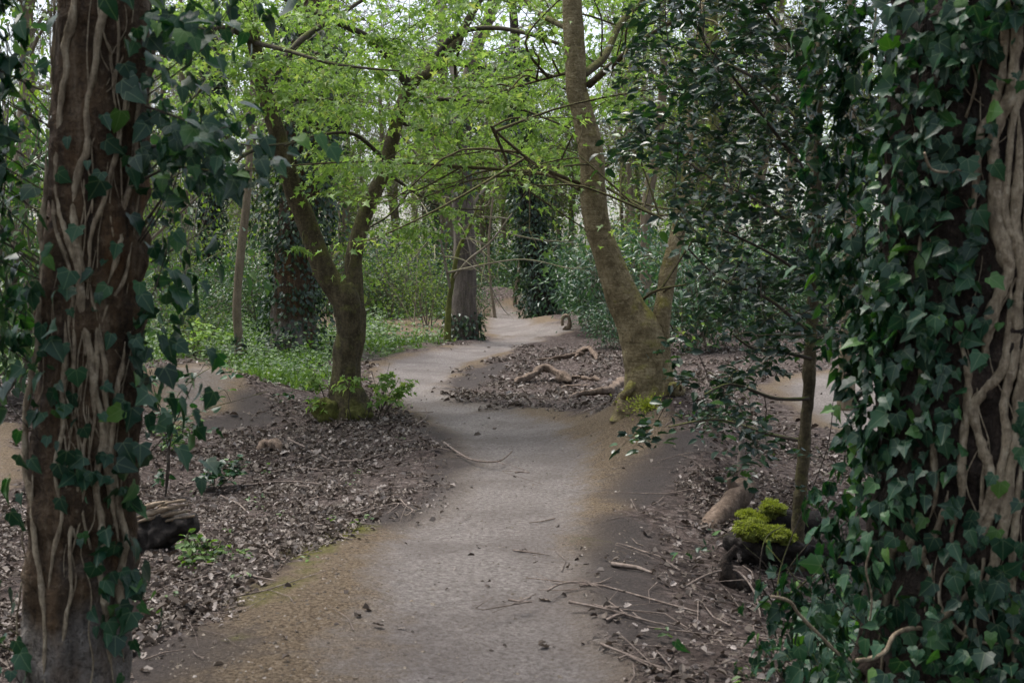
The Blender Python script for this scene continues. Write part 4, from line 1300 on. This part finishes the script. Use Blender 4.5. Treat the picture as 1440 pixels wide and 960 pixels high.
SHR = {'bush': [shrub_meshes(s, 1.9, 1.6, 2600, OVAL, .10, 'shrub') for s in (1, 2, 3)],
       'laurel': [shrub_meshes(s, 2.2, 1.6, 2400, LANCE, .17, 'laurel') for s in (4, 5)],
       'fresh': [shrub_meshes(s, 2.4, 1.5, 1500, OVAL, .085, 'spring', .5) for s in (6, 7)]}
def shrub(name, kind, base, D, scale, label, group=None, var=0):
    b = P(base, 480, D)
    b[2] = gz(b[0], b[1])
    t = thing(name, label, 'bush', b, group)
    s, f_ = SHR[kind][var % len(SHR[kind])]
    o1, o2 = put('stems', s, t), put('foliage', f_, t)
    o2['kind'] = 'stuff'
    for o_ in (o1, o2):
        o_.rotation_euler = (0, 0, base * 1.7)
        o_.scale = scale if isinstance(scale, tuple) else (scale,) * 3
NEAR_SHRUBS = [
    ('green_bush', 'bush', 262, 27, .8, 'leafy green bush between the left ivy-clad trunk and the slim brown trunk'),
    ('green_bush', 'bush', 375, 29, .95, 'leafy green bush between the slim brown trunk and the stout ivy tree'),
    ('green_bush', 'bush', 300, 31, .95, 'dark green bush under the narrow column of ivy'),
    ('fresh_shrub', 'fresh', 275, 24, .42, 'light green young plant left of the slim brown trunk'),
    ('fresh_shrub', 'fresh', 555, 36, 1.1, 'airy fresh green shrub seen through the fork of the maple'),
    ('fresh_shrub', 'fresh', 600, 33, 1.0, 'airy light green shrub between the maple and the mossy sapling'),
    ('green_bush', 'bush', 575, 42, 1.3, 'dense green bush far behind the fork of the maple'),
    ('laurel_shrub', 'laurel', 842, 30, .85, 'laurel shrub with long blue-green leaves behind the leaning tree, left of it'),
    ('laurel_shrub', 'laurel', 862, 24, .42, 'low laurel shrub at the left foot of the leaning tree'),
    ('laurel_shrub', 'laurel', 826, 40, 1.1, 'tall laurel shrub just right of the far ivy-sheathed tree'),
    ('laurel_shrub', 'laurel', 905, 29, 1.3, 'tall laurel shrub between the two stems of the leaning tree'),
    ('laurel_shrub', 'laurel', 985, 22, .95, 'laurel shrub right of the leaning tree, behind the holly leaves'),
    ('laurel_shrub', 'laurel', 1055, 25, 1.1, 'laurel shrub behind the strip of path past the holly'),
    ('green_bush', 'bush', 1110, 28, 1.1, 'dark bush behind the upper holly sapling'),
    ('green_bush', 'bush', 715, 47, 1.5, 'dark bush behind the crest of the far dirt jump'),
    ('green_bush', 'bush', 660, 40, .9, 'dark low bush left of the far dirt jump'),
    ('tall_bush', 'bush', -20, 15, (1.5, 1.3, 2.1), 'tall dark bush filling the gap left of the left ivy-clad trunk'),
    ('tall_bush', 'fresh', 45, 21, (1.5, 1.3, 2.6), 'tall pale green bush close beside the left ivy-clad trunk, behind it'),
    ('tall_bush', 'fresh', 245, 30, (1.4, 1.2, 2.4), 'tall pale green bush just right of the left ivy-clad trunk'),
    ('green_bush', 'bush', 60, 26, .9, 'green bush seen left of the ivy-clad trunk'),
    ('green_bush', 'bush', 200, 33, 1.1, 'green bush just right of the left ivy-clad trunk'),
]
for i, (nm, kd, bx, dd, s_, lb_) in enumerate(NEAR_SHRUBS):
    shrub(nm, kd, bx, dd, s_, lb_, None, i)

# ------------------------------------------------------------------ the wood behind
def far_tree_meshes(seed, h, r, leafn, mat='spring', ivy=False):
    rs = np.random.RandomState(seed)
    tk, tw, lv = Acc(), Acc(), Acc()
    pts = [[0, 0, -.2]]
    off = np.zeros(2)
    for z_ in np.linspace(.12, 1, 7):
        off = off + rs.normal(size=2) * h * .012
        pts.append([off[0], off[1], h * z_])
    q, rr = tube(tk, pts, r * np.array([1.2, 1, .9, .8, .65, .5, .32, .1]), 10, 40, .08, 3, seed)
    T0, T1, ends = [], [], []
    for i in range(18):
        k = rs.randint(15, 39)
        s = q[k]
        L = rs.uniform(.10, .22) * h * (1.15 - k / 50)
        d_ = unit(rs.normal(size=3) * [1, 1, .3] + [0, 0, 1.0])
        e = s + d_ * L
        mid = (s + e) / 2 + rs.normal(size=3) * .08 * L
        lq, _ = tube(tw, [s, mid, e], [rr[k] * .4, rr[k] * .22, .008], 5, 9, cap=False)
        for j in range(8):
            a_ = lq[rs.randint(2, 9)]
            b_ = a_ + unit(rs.normal(size=3) * [1, 1, .6] + d_ * .6) * rs.uniform(.5, 1.4)
            T0.append(a_); T1.append(b_)
            for m_ in range(5):
                c_ = a_ + (b_ - a_) * rs.rand()
                f_ = c_ + unit(rs.normal(size=3) + [0, 0, .3]) * rs.uniform(.3, .9)
                T0.append(c_); T1.append(f_); ends.append(f_)
    T0, T1 = np.array(T0), np.array(T1)
    sticks(tw, T0, T1, .013, .005)
    ends = np.array(ends)
    k = rs.randint(0, len(ends), leafn)
    pos = ends[k] + rs.normal(size=(leafn, 3)) * .22
    leaves(lv, DIAMOND, pos, rvec(leafn, rs), rs.normal(size=(leafn, 3)) * .6 + [0, 0, .8], rs.uniform(.08, .15, leafn))
    if ivy:          # an ivy sleeve on the lower trunk
        n = 2600
        k = rs.randint(0, 26, n)
        th = rs.uniform(0, 2 * math.pi, n)
        nv = np.stack([np.cos(th), np.sin(th), np.zeros(n)], 1)
        pos = q[k] + nv * (rr[k][:, None] + rs.rand(n, 1) ** 1.5 * .5) + [0, 0, 1] * rs.uniform(-.2, .2, (n, 1))
        lv = Acc()
        leaves(lv, DIAMOND, pos, rs.normal(size=(n, 3)) * .5 + [0, 0, -.8] + nv * .4, nv + rs.normal(size=(n, 3)) * .4, rs.uniform(.10, .2, n))
        return tk.mesh('trunk', M['bark_far']), tw.mesh('branches', M['far_twig']), lv.mesh('ivy', M['ivy_far'], (0, 0, 0), False), (tk, tw, lv)
    return tk.mesh('trunk', M['bark_far']), tw.mesh('branches', M['far_twig']), lv.mesh('foliage', M[mat], (0, 0, 0), False), (tk, tw, lv)
FT = [far_tree_meshes(201, 13, .14, 3200), far_tree_meshes(202, 15, .20, 2400), far_tree_meshes(203, 10, .09, 3400), far_tree_meshes(204, 16, .22, 1200), far_tree_meshes(205, 9, .07, 4200), far_tree_meshes(206, 12, .10, 1600), far_tree_meshes(207, 14, .2, 900, ivy=True)]
rs = np.random.RandomState(77)
ZONES = [(-90, 70, 'left of the left ivy-clad trunk', 'trees left of the left trunk'),
         (205, 330, 'between the left ivy-clad trunk and slim brown trunk', 'trees behind the left bushes'),
         (345, 490, 'in the wood behind the stout ivy tree', 'trees behind the stout ivy tree'),
         (500, 640, 'in the wood behind the maple fork', 'trees behind the maple'),
         (660, 800, 'in the wood beyond the far dirt jump', 'trees beyond the dirt jump'),
         (850, 1000, 'in the wood behind the leaning tree', 'trees behind the leaning tree'),
         (1000, 1200, 'in the wood behind the holly sapling', 'trees behind the holly')]
LOOK = ['slim grey-brown tree', 'medium grey-brown tree', 'thin leafy young tree', 'stout almost leafless tree', 'thin fresh-leaved pole', 'slender nearly bare tree', 'dark ivy-sleeved tree']
NTH = ['leftmost', 'second from left', 'third from left', 'fourth from left', 'fifth from left', 'sixth from left', 'seventh from left']
for zi, (x0, x1, lb_, gr) in enumerate(ZONES):
    made = []
    for i in range(6 if zi == 0 else 10):
        D = rs.uniform(*((30, 75), (42, 75), (40, 75), (42, 75), (50, 80), (34, 75), (36, 75))[zi])
        made.append((rs.uniform(x0, x1), D, rs.randint(len(FT)), rs.uniform(.8, 1.15)))
    made.sort()
    seen = {}
    for a_, D, v_, s_ in made:
        b = P(a_, 480, D)
        b[2] = gz(b[0], b[1])
        n_ = sum(1 for q in made if q[2] == v_)
        seen[v_] = seen.get(v_, 0) + 1
        pre = LOOK[v_] if n_ == 1 else NTH[seen[v_] - 1] + ' ' + LOOK[v_]
        t = thing('woodland_tree', pre + ' ' + lb_, 'tree', b, gr)
        for nm, me in zip(('trunk', 'branches', 'foliage'), FT[v_][:3]):
            o_ = put(nm, me, t)
            o_.scale = (s_, s_, s_)
            o_.rotation_euler = (0, 0, a_)
            if nm == 'foliage':
                o_['kind'] = 'stuff'
                if v_ == 6:
                    o_.name = 'ivy'
    if zi == 0:
        continue
    bs = sorted((x0 + (x1 - x0) * (i + rs.rand()) / 5, (i * 2 + zi) % 3) for i in range(5))
    KD = [('bush', 'dark understorey bush'), ('fresh', 'pale green understorey bush'), ('laurel', 'blue-green understorey bush')]
    seen = {}
    for i, (a_, v_) in enumerate(bs):
        n_ = sum(1 for q in bs if q[1] == v_)
        seen[v_] = seen.get(v_, 0) + 1
        pre = KD[v_][1] if n_ == 1 else NTH[seen[v_] - 1] + ' ' + KD[v_][1]
        shrub('understorey_bush', KD[v_][0], a_, rs.uniform(32, 58) if zi != 4 else rs.uniform(50, 65), rs.uniform(1.0, 1.7), pre + ' ' + lb_.replace('in the wood ', ''), 'bushes: ' + gr[6:], i)
# far mass of the wood
tk, tw, lv = Acc(), Acc(), Acc()
for i in range(34):
    az = rs.uniform(-.62, .62)
    D = rs.uniform(72, 110)
    b = np.array([math.tan(az) * D, D, 0])
    s_ = rs.uniform(.9, 1.4)
    c_, n_ = math.cos(i), math.sin(i)
    Rz = np.array([[c_, -n_, 0], [n_, c_, 0], [0, 0, 1]])
    for dst, src in zip((tk, tw, lv), FT[i % 6][3]):
        V = np.concatenate(src.v) @ Rz.T * s_ + b
        dst.add(V, np.concatenate(src.q) if src.q else None, np.concatenate(src.t) if src.t else None)
for i in range(26):                    # unseen wood beside and behind the viewer, added to block low sky light
    az = rs.uniform(.75, 2 * math.pi - .75)
    D = rs.uniform(8, 34)
    b = np.array([math.sin(az) * D, math.cos(az) * D, 0])
    s_ = rs.uniform(.8, 1.2)
    c_, n_ = math.cos(i), math.sin(i)
    Rz = np.array([[c_, -n_, 0], [n_, c_, 0], [0, 0, 1]])
    for dst, src in zip((tk, tw, lv), FT[(1, 3, 5)[i % 3]][3]):
        dst.add(np.concatenate(src.v) @ Rz.T * s_ + b, np.concatenate(src.q) if src.q else None, np.concatenate(src.t) if src.t else None)
    m_ = 500
    c = b + [0, 0, 1.2]
    pos = c + rs.normal(size=(m_, 3)) * [1.6, 1.6, 1.0]
    leaves(lv, DIAMOND, pos, rvec(m_, rs), rs.normal(size=(m_, 3)) * .6 + [0, 0, .8], rs.uniform(.2, .36, m_))
dk = Acc()
for i in range(340):                   # understorey and lower crowns of the far wood
    az = rs.uniform(-.66, .66)
    D = rs.uniform(60, 108)
    m_ = 260
    zc = rs.uniform(.3, 3) if i % 2 else rs.uniform(3, 15)
    c = np.array([math.tan(az) * D, D, zc])
    pos = c + rs.normal(size=(m_, 3)) * [2.2, 2.2, 1.2]
    leaves(dk if rs.rand() < .45 else lv, DIAMOND, pos, rvec(m_, rs), rs.normal(size=(m_, 3)) * .6 + [0, 0, .8], rs.uniform(.14, .27, m_))
    e_ = c + rs.normal(size=(40, 3)) * [2.5, 2.5, 1.6]
    sticks(tw, e_, e_ + rvec(40, rs) * [.7, .7, 1.4], .016, .006)
fr = bpy.data.objects.new('distant_woodland', None)
C.objects.link(fr)
tag(fr, 'mass of grey-brown twigs and pale spring green closing the view, with unseen trees added behind the viewer to block sky light', 'woodland', kind='stuff')
for nm, ac, mt_ in (('trunks', tk, 'bark_far'), ('twigs', tw, 'far_twig'), ('foliage', lv, 'spring'), ('foliage', dk, 'shrub')):
    o_ = put(nm, ac.mesh(nm, M[mt_], (0, 0, 0), nm != 'foliage'), fr)
    o_['kind'] = 'stuff'

# ------------------------------------------------------------------ logs, fallen branches, stones and small plants
def on_ground(px, py, up=0.0):
    q = G(px, py)
    q[2] += up
    return q

def log(name, label, cat, pix, w0, w1, mat, up=None, rough=.22, sides=14, n=40, arch=None, seed=1, group=None):
    base = G(*pix[len(pix) // 2])
    D = base[1]
    k = D / F / 2
    pts = []
    for i, (a_, b_) in enumerate(pix):
        q = G(a_, b_)
        r = (w0 + (w1 - w0) * i / (len(pix) - 1)) * k
        q[2] += r * .75 + (arch[i] if arch else 0)
        pts.append(q)
    ac = Acc()
    q_, r_ = resample(pts, np.linspace(w0, w1, len(pix)) * k, n)
    r_ = r_ * np.clip(np.minimum(np.arange(n) + 1, np.arange(n)[::-1] + 1) / 6.0, .3, 1) * (1 + .3 * noise(q_ * 1.0, 5, seed))
    q_ = q_ + np.stack([noise(q_, 4, seed + 1), noise(q_, 4, seed + 2), noise(q_, 6, seed + 3)], 1) * .03
    tube(ac, q_, r_, sides, None, rough * 2.0, 11, seed, 1.0)
    return solid(name, ac, M[mat], label, cat, base, group)

log('fallen_branch', 'arched weathered branch lying on leaves inside the bend of the path', 'branch', [(722, 540), (745, 537), (768, 534), (790, 538), (803, 541)], 8, 14, 'deadwood', arch=[0, .05, .16, .06, 0], seed=2)
log('fallen_branch', 'dark fallen branch lying behind the arched weathered branch', 'branch', [(756, 508), (785, 506), (805, 503), (822, 502)], 5, 8, 'deadwood', seed=3)
log('fallen_branch', 'curved dark branch left of the low laurel shrub', 'branch', [(808, 504), (820, 500), (832, 501), (838, 508)], 6, 7, 'deadwood', arch=[0, .08, .08, 0], seed=4)
log('fallen_branch', 'smooth orange-brown root running from the foot of the leaning tree', 'root', [(800, 565), (815, 561), (835, 559), (855, 557), (872, 550), (882, 543)], 9, 15, 'deadwood', arch=[0, .03, .02, .02, .05, .1], seed=5)
log('fallen_branch', 'broken pale branch between the arched branch and the leaning tree', 'branch', [(785, 535), (810, 532), (828, 534), (845, 537)], 5, 6, 'deadwood', seed=6)
log('fallen_branch', 'thin crooked branch lying just above the orange-brown root', 'branch', [(780, 548), (800, 545), (815, 543), (830, 541)], 5, 4, 'deadwood', seed=7)
log('stone', 'small dark stone on the leaves inside the bend', 'stone', [(710, 555), (715, 554), (720, 555)], 6, 6, 'stone', seed=8, n=8)
log('wood_chunk', 'small dark lump of rotten wood on the leaves below the maple', 'wood', [(362, 636), (374, 632), (386, 634), (396, 640)], 10, 13, 'deadwood', arch=[0, .04, .03, 0], seed=9)
# hollow loop of a cut stump at the crest
q = G(796, 461)
ac = Acc()
th = np.linspace(-.6, 2 * math.pi - 1.0, 18)
k_ = q[1] / F
loop = [q + [math.sin(v) * 5.5 * k_, 0, (8 - math.cos(v) * 9) * k_] for v in th]
tube(ac, loop, np.linspace(3.6, 2.0, 18) * k_, 8, 40, .3, 4, 12)
solid('stump', ac, M['splint'], 'hollow loop of bare wood at the crest beside the path', 'stump', q)

# rotten log at left
q = G(222, 775)
D = q[1]
k_ = D / F / 2
t = thing('rotten_log', 'black rotten log with a splintered pale top beside the left ivy-clad trunk', 'log', q)
ac = Acc()
tube(ac, [P(170, 752, D), P(205, 748, D - .1), P(240, 742, D - .15), P(276, 736, D - .15)], [52 * k_, 56 * k_, 46 * k_, 30 * k_], 40, 70, .5, 12, 5)
tube(ac, [P(215, 755, D - .1), P(225, 780, D - .15), P(240, 800, D - .2)], [34 * k_, 26 * k_, 20 * k_], 12, 14, .4, 9, 6)
part('log', ac, M['rot'], t)
for i, (a0, b0, a1, b1) in enumerate([(184, 730, 264, 709), (192, 719, 236, 704), (206, 733, 270, 717), (186, 737, 228, 726), (222, 712, 262, 703), (214, 738, 274, 725)]):
    s_ = Acc()
    tube(s_, [P(a0, b0, D - .18), P((a0 + a1) / 2, (b0 + b1) / 2 - 2, D - .22), P(a1, b1, D - .2)], [3 * k_, (9 - i) * k_, 2 * k_], 7, 16, .55, 16, i)
    part('splinter', s_, M['splint'], t)

# mossy log at right
q = G(1075, 795)
D = q[1]
k_ = D / F / 2
t = thing('mossy_log', 'dark rotten log with bright green moss cushions in front of the holly trunk', 'log', q)
ac = Acc()
tube(ac, [P(1025, 765, D + .1), P(1065, 770, D), P(1110, 775, D), P(1160, 780, D + .1), P(1205, 790, D + .2)], [34 * k_, 44 * k_, 46 * k_, 46 * k_, 36 * k_], 40, 80, .5, 13, 31, .5)
tube(ac, [P(1040, 735, D + .5), P(1080, 732, D + .5), P(1150, 735, D + .5)], [30 * k_, 40 * k_, 40 * k_], 16, 30, .3, 8, 32)
part('log', ac, M['rot'], t)
def moss_cushion(c, r, seed):
    o_ = cushion(t, 'moss', M['moss'], c, r, seed, .42, 26)
    # fine fronds standing out of the cushion
    rs_m = np.random.RandomState(seed)
    n = 1400
    d_ = rvec(n, rs_m)
    d_[:, 2] = np.abs(d_[:, 2])
    pos = np.asarray(c) + d_ * np.asarray(r) * (1 + .42 * fbm(d_ + seed * 3.7, 2.2, 4, seed))[:, None] * .98
    f_ = Acc()
    leaves(f_, LANCE, pos, d_ + rs_m.normal(size=(n, 3)) * .5, rvec(n, rs_m), rs_m.uniform(.012, .024, n))
    fo_ = f_.mesh('moss_fronds', M['mossleaf'], (0, 0, 0), False)
    x_ = put('moss_fronds', fo_, o_)
    x_.location = tuple(-np.array(t.location))
    x_['kind'] = 'stuff'
for (a0, b0, e0, r0, q0) in ((1056, 747, -.10, (.085, .09, .060), 5), (1086, 752, -.11, (.095, .09, .050), 6), (1104, 756, -.09, (.05, .07, .035), 9),
                             (1086, 716, .40, (.075, .09, .048), 7), (1052, 724, .45, (.06, .07, .028), 8), (1068, 730, .38, (.06, .06, .022), 10)):
    moss_cushion(P(a0, b0, D + e0), r0, q0)
# broken stump piece in front
ac = Acc()
q2 = G(1040, 830)
d2 = q2[1]
tube(ac, [P(1036, 768, d2), P(1022, 790, d2), P(1030, 815, d2), P(1060, 835, d2)], [7 * k_, 16 * k_, 26 * k_, 24 * k_], 12, 24, .35, 11, 41)
solid('broken_root', ac, M['bark_brown'], 'jagged dark root sticking up left of the mossy log', 'root', q2)
# pale log lying up the bank
q3 = G(1010, 745)
d3 = q3[1]
k3 = d3 / F / 2
ac = Acc()
tube(ac, [P(990, 752, d3), P(1005, 732, d3 + .15), P(1025, 712, d3 + .3), P(1045, 690, d3 + .5), P(1048, 678, d3 + .55)], [26 * k3, 33 * k3, 34 * k3, 36 * k3, 30 * k3], 18, 40, .16, 12, 43)
tube(ac, [P(1042, 695, d3 + .45), P(1030, 682, d3 + .42), P(1026, 672, d3 + .42)], [24 * k3, 17 * k3, 12 * k3], 12, 14, .2, 12, 44)
solid('bark_log', ac, M['deadwood'], 'pale forked log with rough bark leaning behind the mossy log', 'log', q3)
q4 = G(1040, 668)
ac = Acc()
tube(ac, [q4 + [0, 0, -.05], q4 + [.02, .05, .15], q4 + [.03, .1, .42]], [.035, .03, .022], 9, 14, .2, 10, 45)
solid('stick', ac, M['stick'], 'short pale post standing behind the forked log', 'stick', q4)

STK = [
    ([(624, 625), (645, 640), (665, 650), (700, 652), (720, 638)], 4, 'forked pale stick lying beside the bend below the maple', 'stick'),
    ([(405, 620), (430, 632), (455, 645), (478, 655)], 4, 'straight grey stick slanting over the leaves below the maple', 'stick'),
    ([(470, 652), (510, 650), (545, 640), (585, 634)], 5, 'bent grey stick in the middle of the leaf hollow', 'stick'),
    ([(380, 668), (420, 660), (450, 664), (480, 662)], 4, 'curved dark stick behind the pale curled twig', 'stick'),
    ([(275, 690), (340, 686), (400, 680), (450, 684)], 5, 'long brown stick lying across the leaf hollow', 'stick'),
    ([(370, 694), (410, 688), (435, 688), (448, 704)], 4, 'pale curled twig in the leaf hollow', 'twig'),
    ([(310, 700), (322, 706), (335, 712), (346, 722)], 4, 'pale kinked twig near the black rotten log', 'twig'),
    ([(275, 748), (285, 756), (292, 764), (300, 770)], 5, 'short white stick just right of the black rotten log', 'stick'),
    ([(500, 728), (530, 718), (560, 712), (545, 726)], 3, 'thin twigs at the left edge of the path', 'twig'),
    ([(563, 706), (572, 716), (580, 722), (570, 730)], 3, 'pale hooked twig on the path edge', 'twig'),
    ([(585, 600), (600, 588), (598, 575)], 3, 'short pale twig at the inside of the left bend', 'twig'),
    ([(715, 849), (735, 852), (748, 852)], 5, 'short brown stick on the right half of the near path', 'stick'),
    ([(770, 836), (790, 826), (820, 824), (835, 830)], 4, 'grey twig at the right edge of the near path', 'twig'),
    ([(800, 852), (850, 862), (900, 876), (940, 886)], 5, 'long thin stick lying right of the near path', 'stick'),
    ([(845, 912), (880, 926), (915, 940), (935, 946)], 5, 'pale stick at the bottom right of the path', 'stick'),
    ([(960, 832), (1000, 826), (1035, 832), (1060, 855), (1070, 875)], 5, 'arched bare stem curving in front of the jagged root', 'stem'),
    ([(375, 770), (382, 786), (400, 792), (410, 788)], 4, 'crooked twig on the mossy shoulder of the path', 'twig'),
    ([(724, 668), (735, 667), (745, 668)], 3, 'tiny dark twig on the path by the bend', 'twig'),
]
for i, (pix, w_, lb_, ct) in enumerate(STK):
    b = G(*pix[0])
    pts = []
    for (a_, c_) in pix:
        g_ = G(a_, c_)
        g_[2] += .022
        pts.append(g_)
    if 'arched' in lb_:
        for g_, e_ in zip(pts, (0, .06, .1, .07, 0)):
            g_[2] += e_
    ac = Acc()
    r_ = .8 * w_ * b[1] / F / 2
    tube(ac, pts, np.linspace(r_, r_ * .6, len(pts)), 7, 30, .2, 14, i)
    # a side twig or two
    q5, _ = resample(pts, np.ones(len(pts)), 30)
    for s_ in (10, 20):
        tube(ac, [q5[s_], q5[s_] + [RS.normal() * .08, RS.normal() * .12, .01], q5[s_] + [RS.normal() * .15, RS.normal() * .22, .0]], [r_ * .5, r_ * .4, r_ * .2], 5, 6)
    solid('fallen_' + ('twig' if ct == 'twig' else 'stick'), ac, M['stick'], lb_, ct, b)

# small plants
def sprig(name, label, base, stems, shape, mat, size, cat='plant', dens=1.0, D=None, seed=0, flat=.3, rad=.12):
    b = G(*base)
    rs = np.random.RandomState(seed + 300)
    t = thing(name, label, cat, b)
    ba, la = Acc(), []
    for pts in stems:
        q = [b - [0, 0, .02]] + [P(a_, c_, b[1] + e_) for a_, c_, e_ in pts]
        P_, R_ = tube(ba, q, np.linspace(.006, .002, len(q)), 5, 24)
        for k in range(6, 24, 3):
            if rs.rand() < dens:
                spray(ba, la, P_[k], P_[k] + rs.normal(size=3) * [rad, rad, rad * .3], rs, rad, 4, 3, flat, .003)
    pos = np.concatenate([q[0] for q in la]); tp = np.concatenate([q[1] for q in la])
    n = len(pos)
    la_ = Acc()
    leaves(la_, shape, pos, tp, rs.normal(size=(n, 3)) * .4 + [0, -.15, 1], rs.uniform(.6, 1.15, n) * size)
    part('stem', ba, M['twig'], t)
    part('foliage', la_, M[mat], t, kind='stuff', smooth_=False)
sprig('woodland_plant', 'dark-leaved shoot arching over the dirt mound right of the left trunk', (232, 700), [[(240, 620, 0), (248, 560, .0), (290, 520, .2), (330, 512, .4)], [(238, 640, 0), (220, 560, -.1), (210, 520, -.2)], [(242, 610, .1), (280, 580, .3), (350, 558, .5), (372, 552, .6)]], IVY2, 'ivy', .075, dens=.8, seed=1)
sprig('woodland_plant', 'low dark shoot on the leaves left of the pale curled twig', (300, 690), [[(305, 662, 0), (325, 655, .1)], [(330, 665, 0), (352, 652, .1)]], IVY2, 'ivy', .07, seed=2, rad=.07)
sprig('woodland_plant', 'small fresh green plant right of the black rotten log', (272, 790), [[(268, 770, 0), (262, 764, 0)], [(290, 778, 0), (312, 768, 0)]], OVAL, 'cover', .06, seed=3, rad=.06)
sprig('woodland_plant', 'twiggy young shoots standing right of the foot of the maple', (535, 580), [[(540, 545, 0), (548, 510, 0)], [(530, 550, 0), (522, 520, 0)], [(545, 560, 0), (560, 535, 0)]], OVAL, 'spring', .05, dens=.5, seed=4)
sprig('woodland_plant', 'light green plant with drooping leaves in the cover behind the dirt mound', (272, 500), [[(274, 480, 0), (276, 455, 0)], [(268, 480, 0), (258, 465, 0)], [(280, 480, 0), (292, 462, 0)]], OVAL, 'maple', .13, seed=5, rad=.25)
sprig('woodland_plant', 'leggy nettle by the left edge of the dirt mound', (240, 640), [[(232, 620, 0), (222, 612, 0)], [(250, 615, 0), (262, 606, 0)]], OVAL, 'cover', .07, seed=6, rad=.08)
sprig('bramble', 'tangle of bare brown stems around the foot of the holly sapling', (1095, 850), [[(1080, 800, -.2), (1050, 770, -.3)], [(1110, 800, -.2), (1140, 760, -.3), (1165, 720, -.1)], [(1070, 820, -.3), (1075, 760, -.3), (1100, 740, 0)], [(1130, 820, -.2), (1170, 790, -.2), (1200, 770, 0)], [(1100, 790, .2), (1160, 640, .3), (1172, 560, .3)], [(1090, 880, -.3), (1060, 890, -.4)]], IVY2, 'ivy', .05, dens=.22, seed=7, rad=.1)
# ivy creeping on the ground at the foot of the right trunk
b = G(1160, 945)
n_ = 420
rs = np.random.RandomState(55)
aa = rs.normal(1200, 46, n_)
bb_ = rs.normal(915, 38, n_)
pos = []
for u_, v_ in zip(aa, bb_):
    p_ = G(u_, min(v_, 1000))
    p_[2] += rs.uniform(.03, .12)
    pos.append(p_)
t = thing('ground_ivy', 'dark ivy creeping over the ground at the foot of the right trunk', 'ivy', b)
st = Acc()
leaf_objects('ivy_leaf', IVY_ME, t, pos, rs.normal(size=(n_, 3)) * [1, 1, .3] + [0, -.4, -.1], rs.normal(size=(n_, 3)) * .4 + [0, -.45, .9], rs.uniform(.05, .085, n_), 200, st, IVY_SH)
part('foliage', st, M['ivy'], t, kind='stuff', smooth_=False)
# seedlings among the dead leaves
spots = [(140, 2, 'x')]
a = Acc()
x, y = scatter(700, -0.4, 0.4, 4.8, 16)
z, m = surf(x, y)
k = RS.rand(x.size) < (1 - m[0]) * .5 * smooth(-.1, .5, noise(np.stack([x, y, z], 1), .8, 66))
x, y, z = x[k], y[k], z[k]
for _ in range(5):
    n_ = x.size
    leaves(a, OVAL, np.stack([x, y, z + .03], 1) + RS.normal(size=(n_, 3)) * [.03, .03, .012], rvec(n_) * [1, 1, .3], rvec(n_) * .3 + [0, 0, 1], RS.uniform(.02, .05, n_))
o = put('seedlings', a.mesh('seedlings', M['cover'], (0, 0, 0), False))
tag(o, 'scattered small green seedlings among the dead leaves', 'seedlings', kind='stuff')
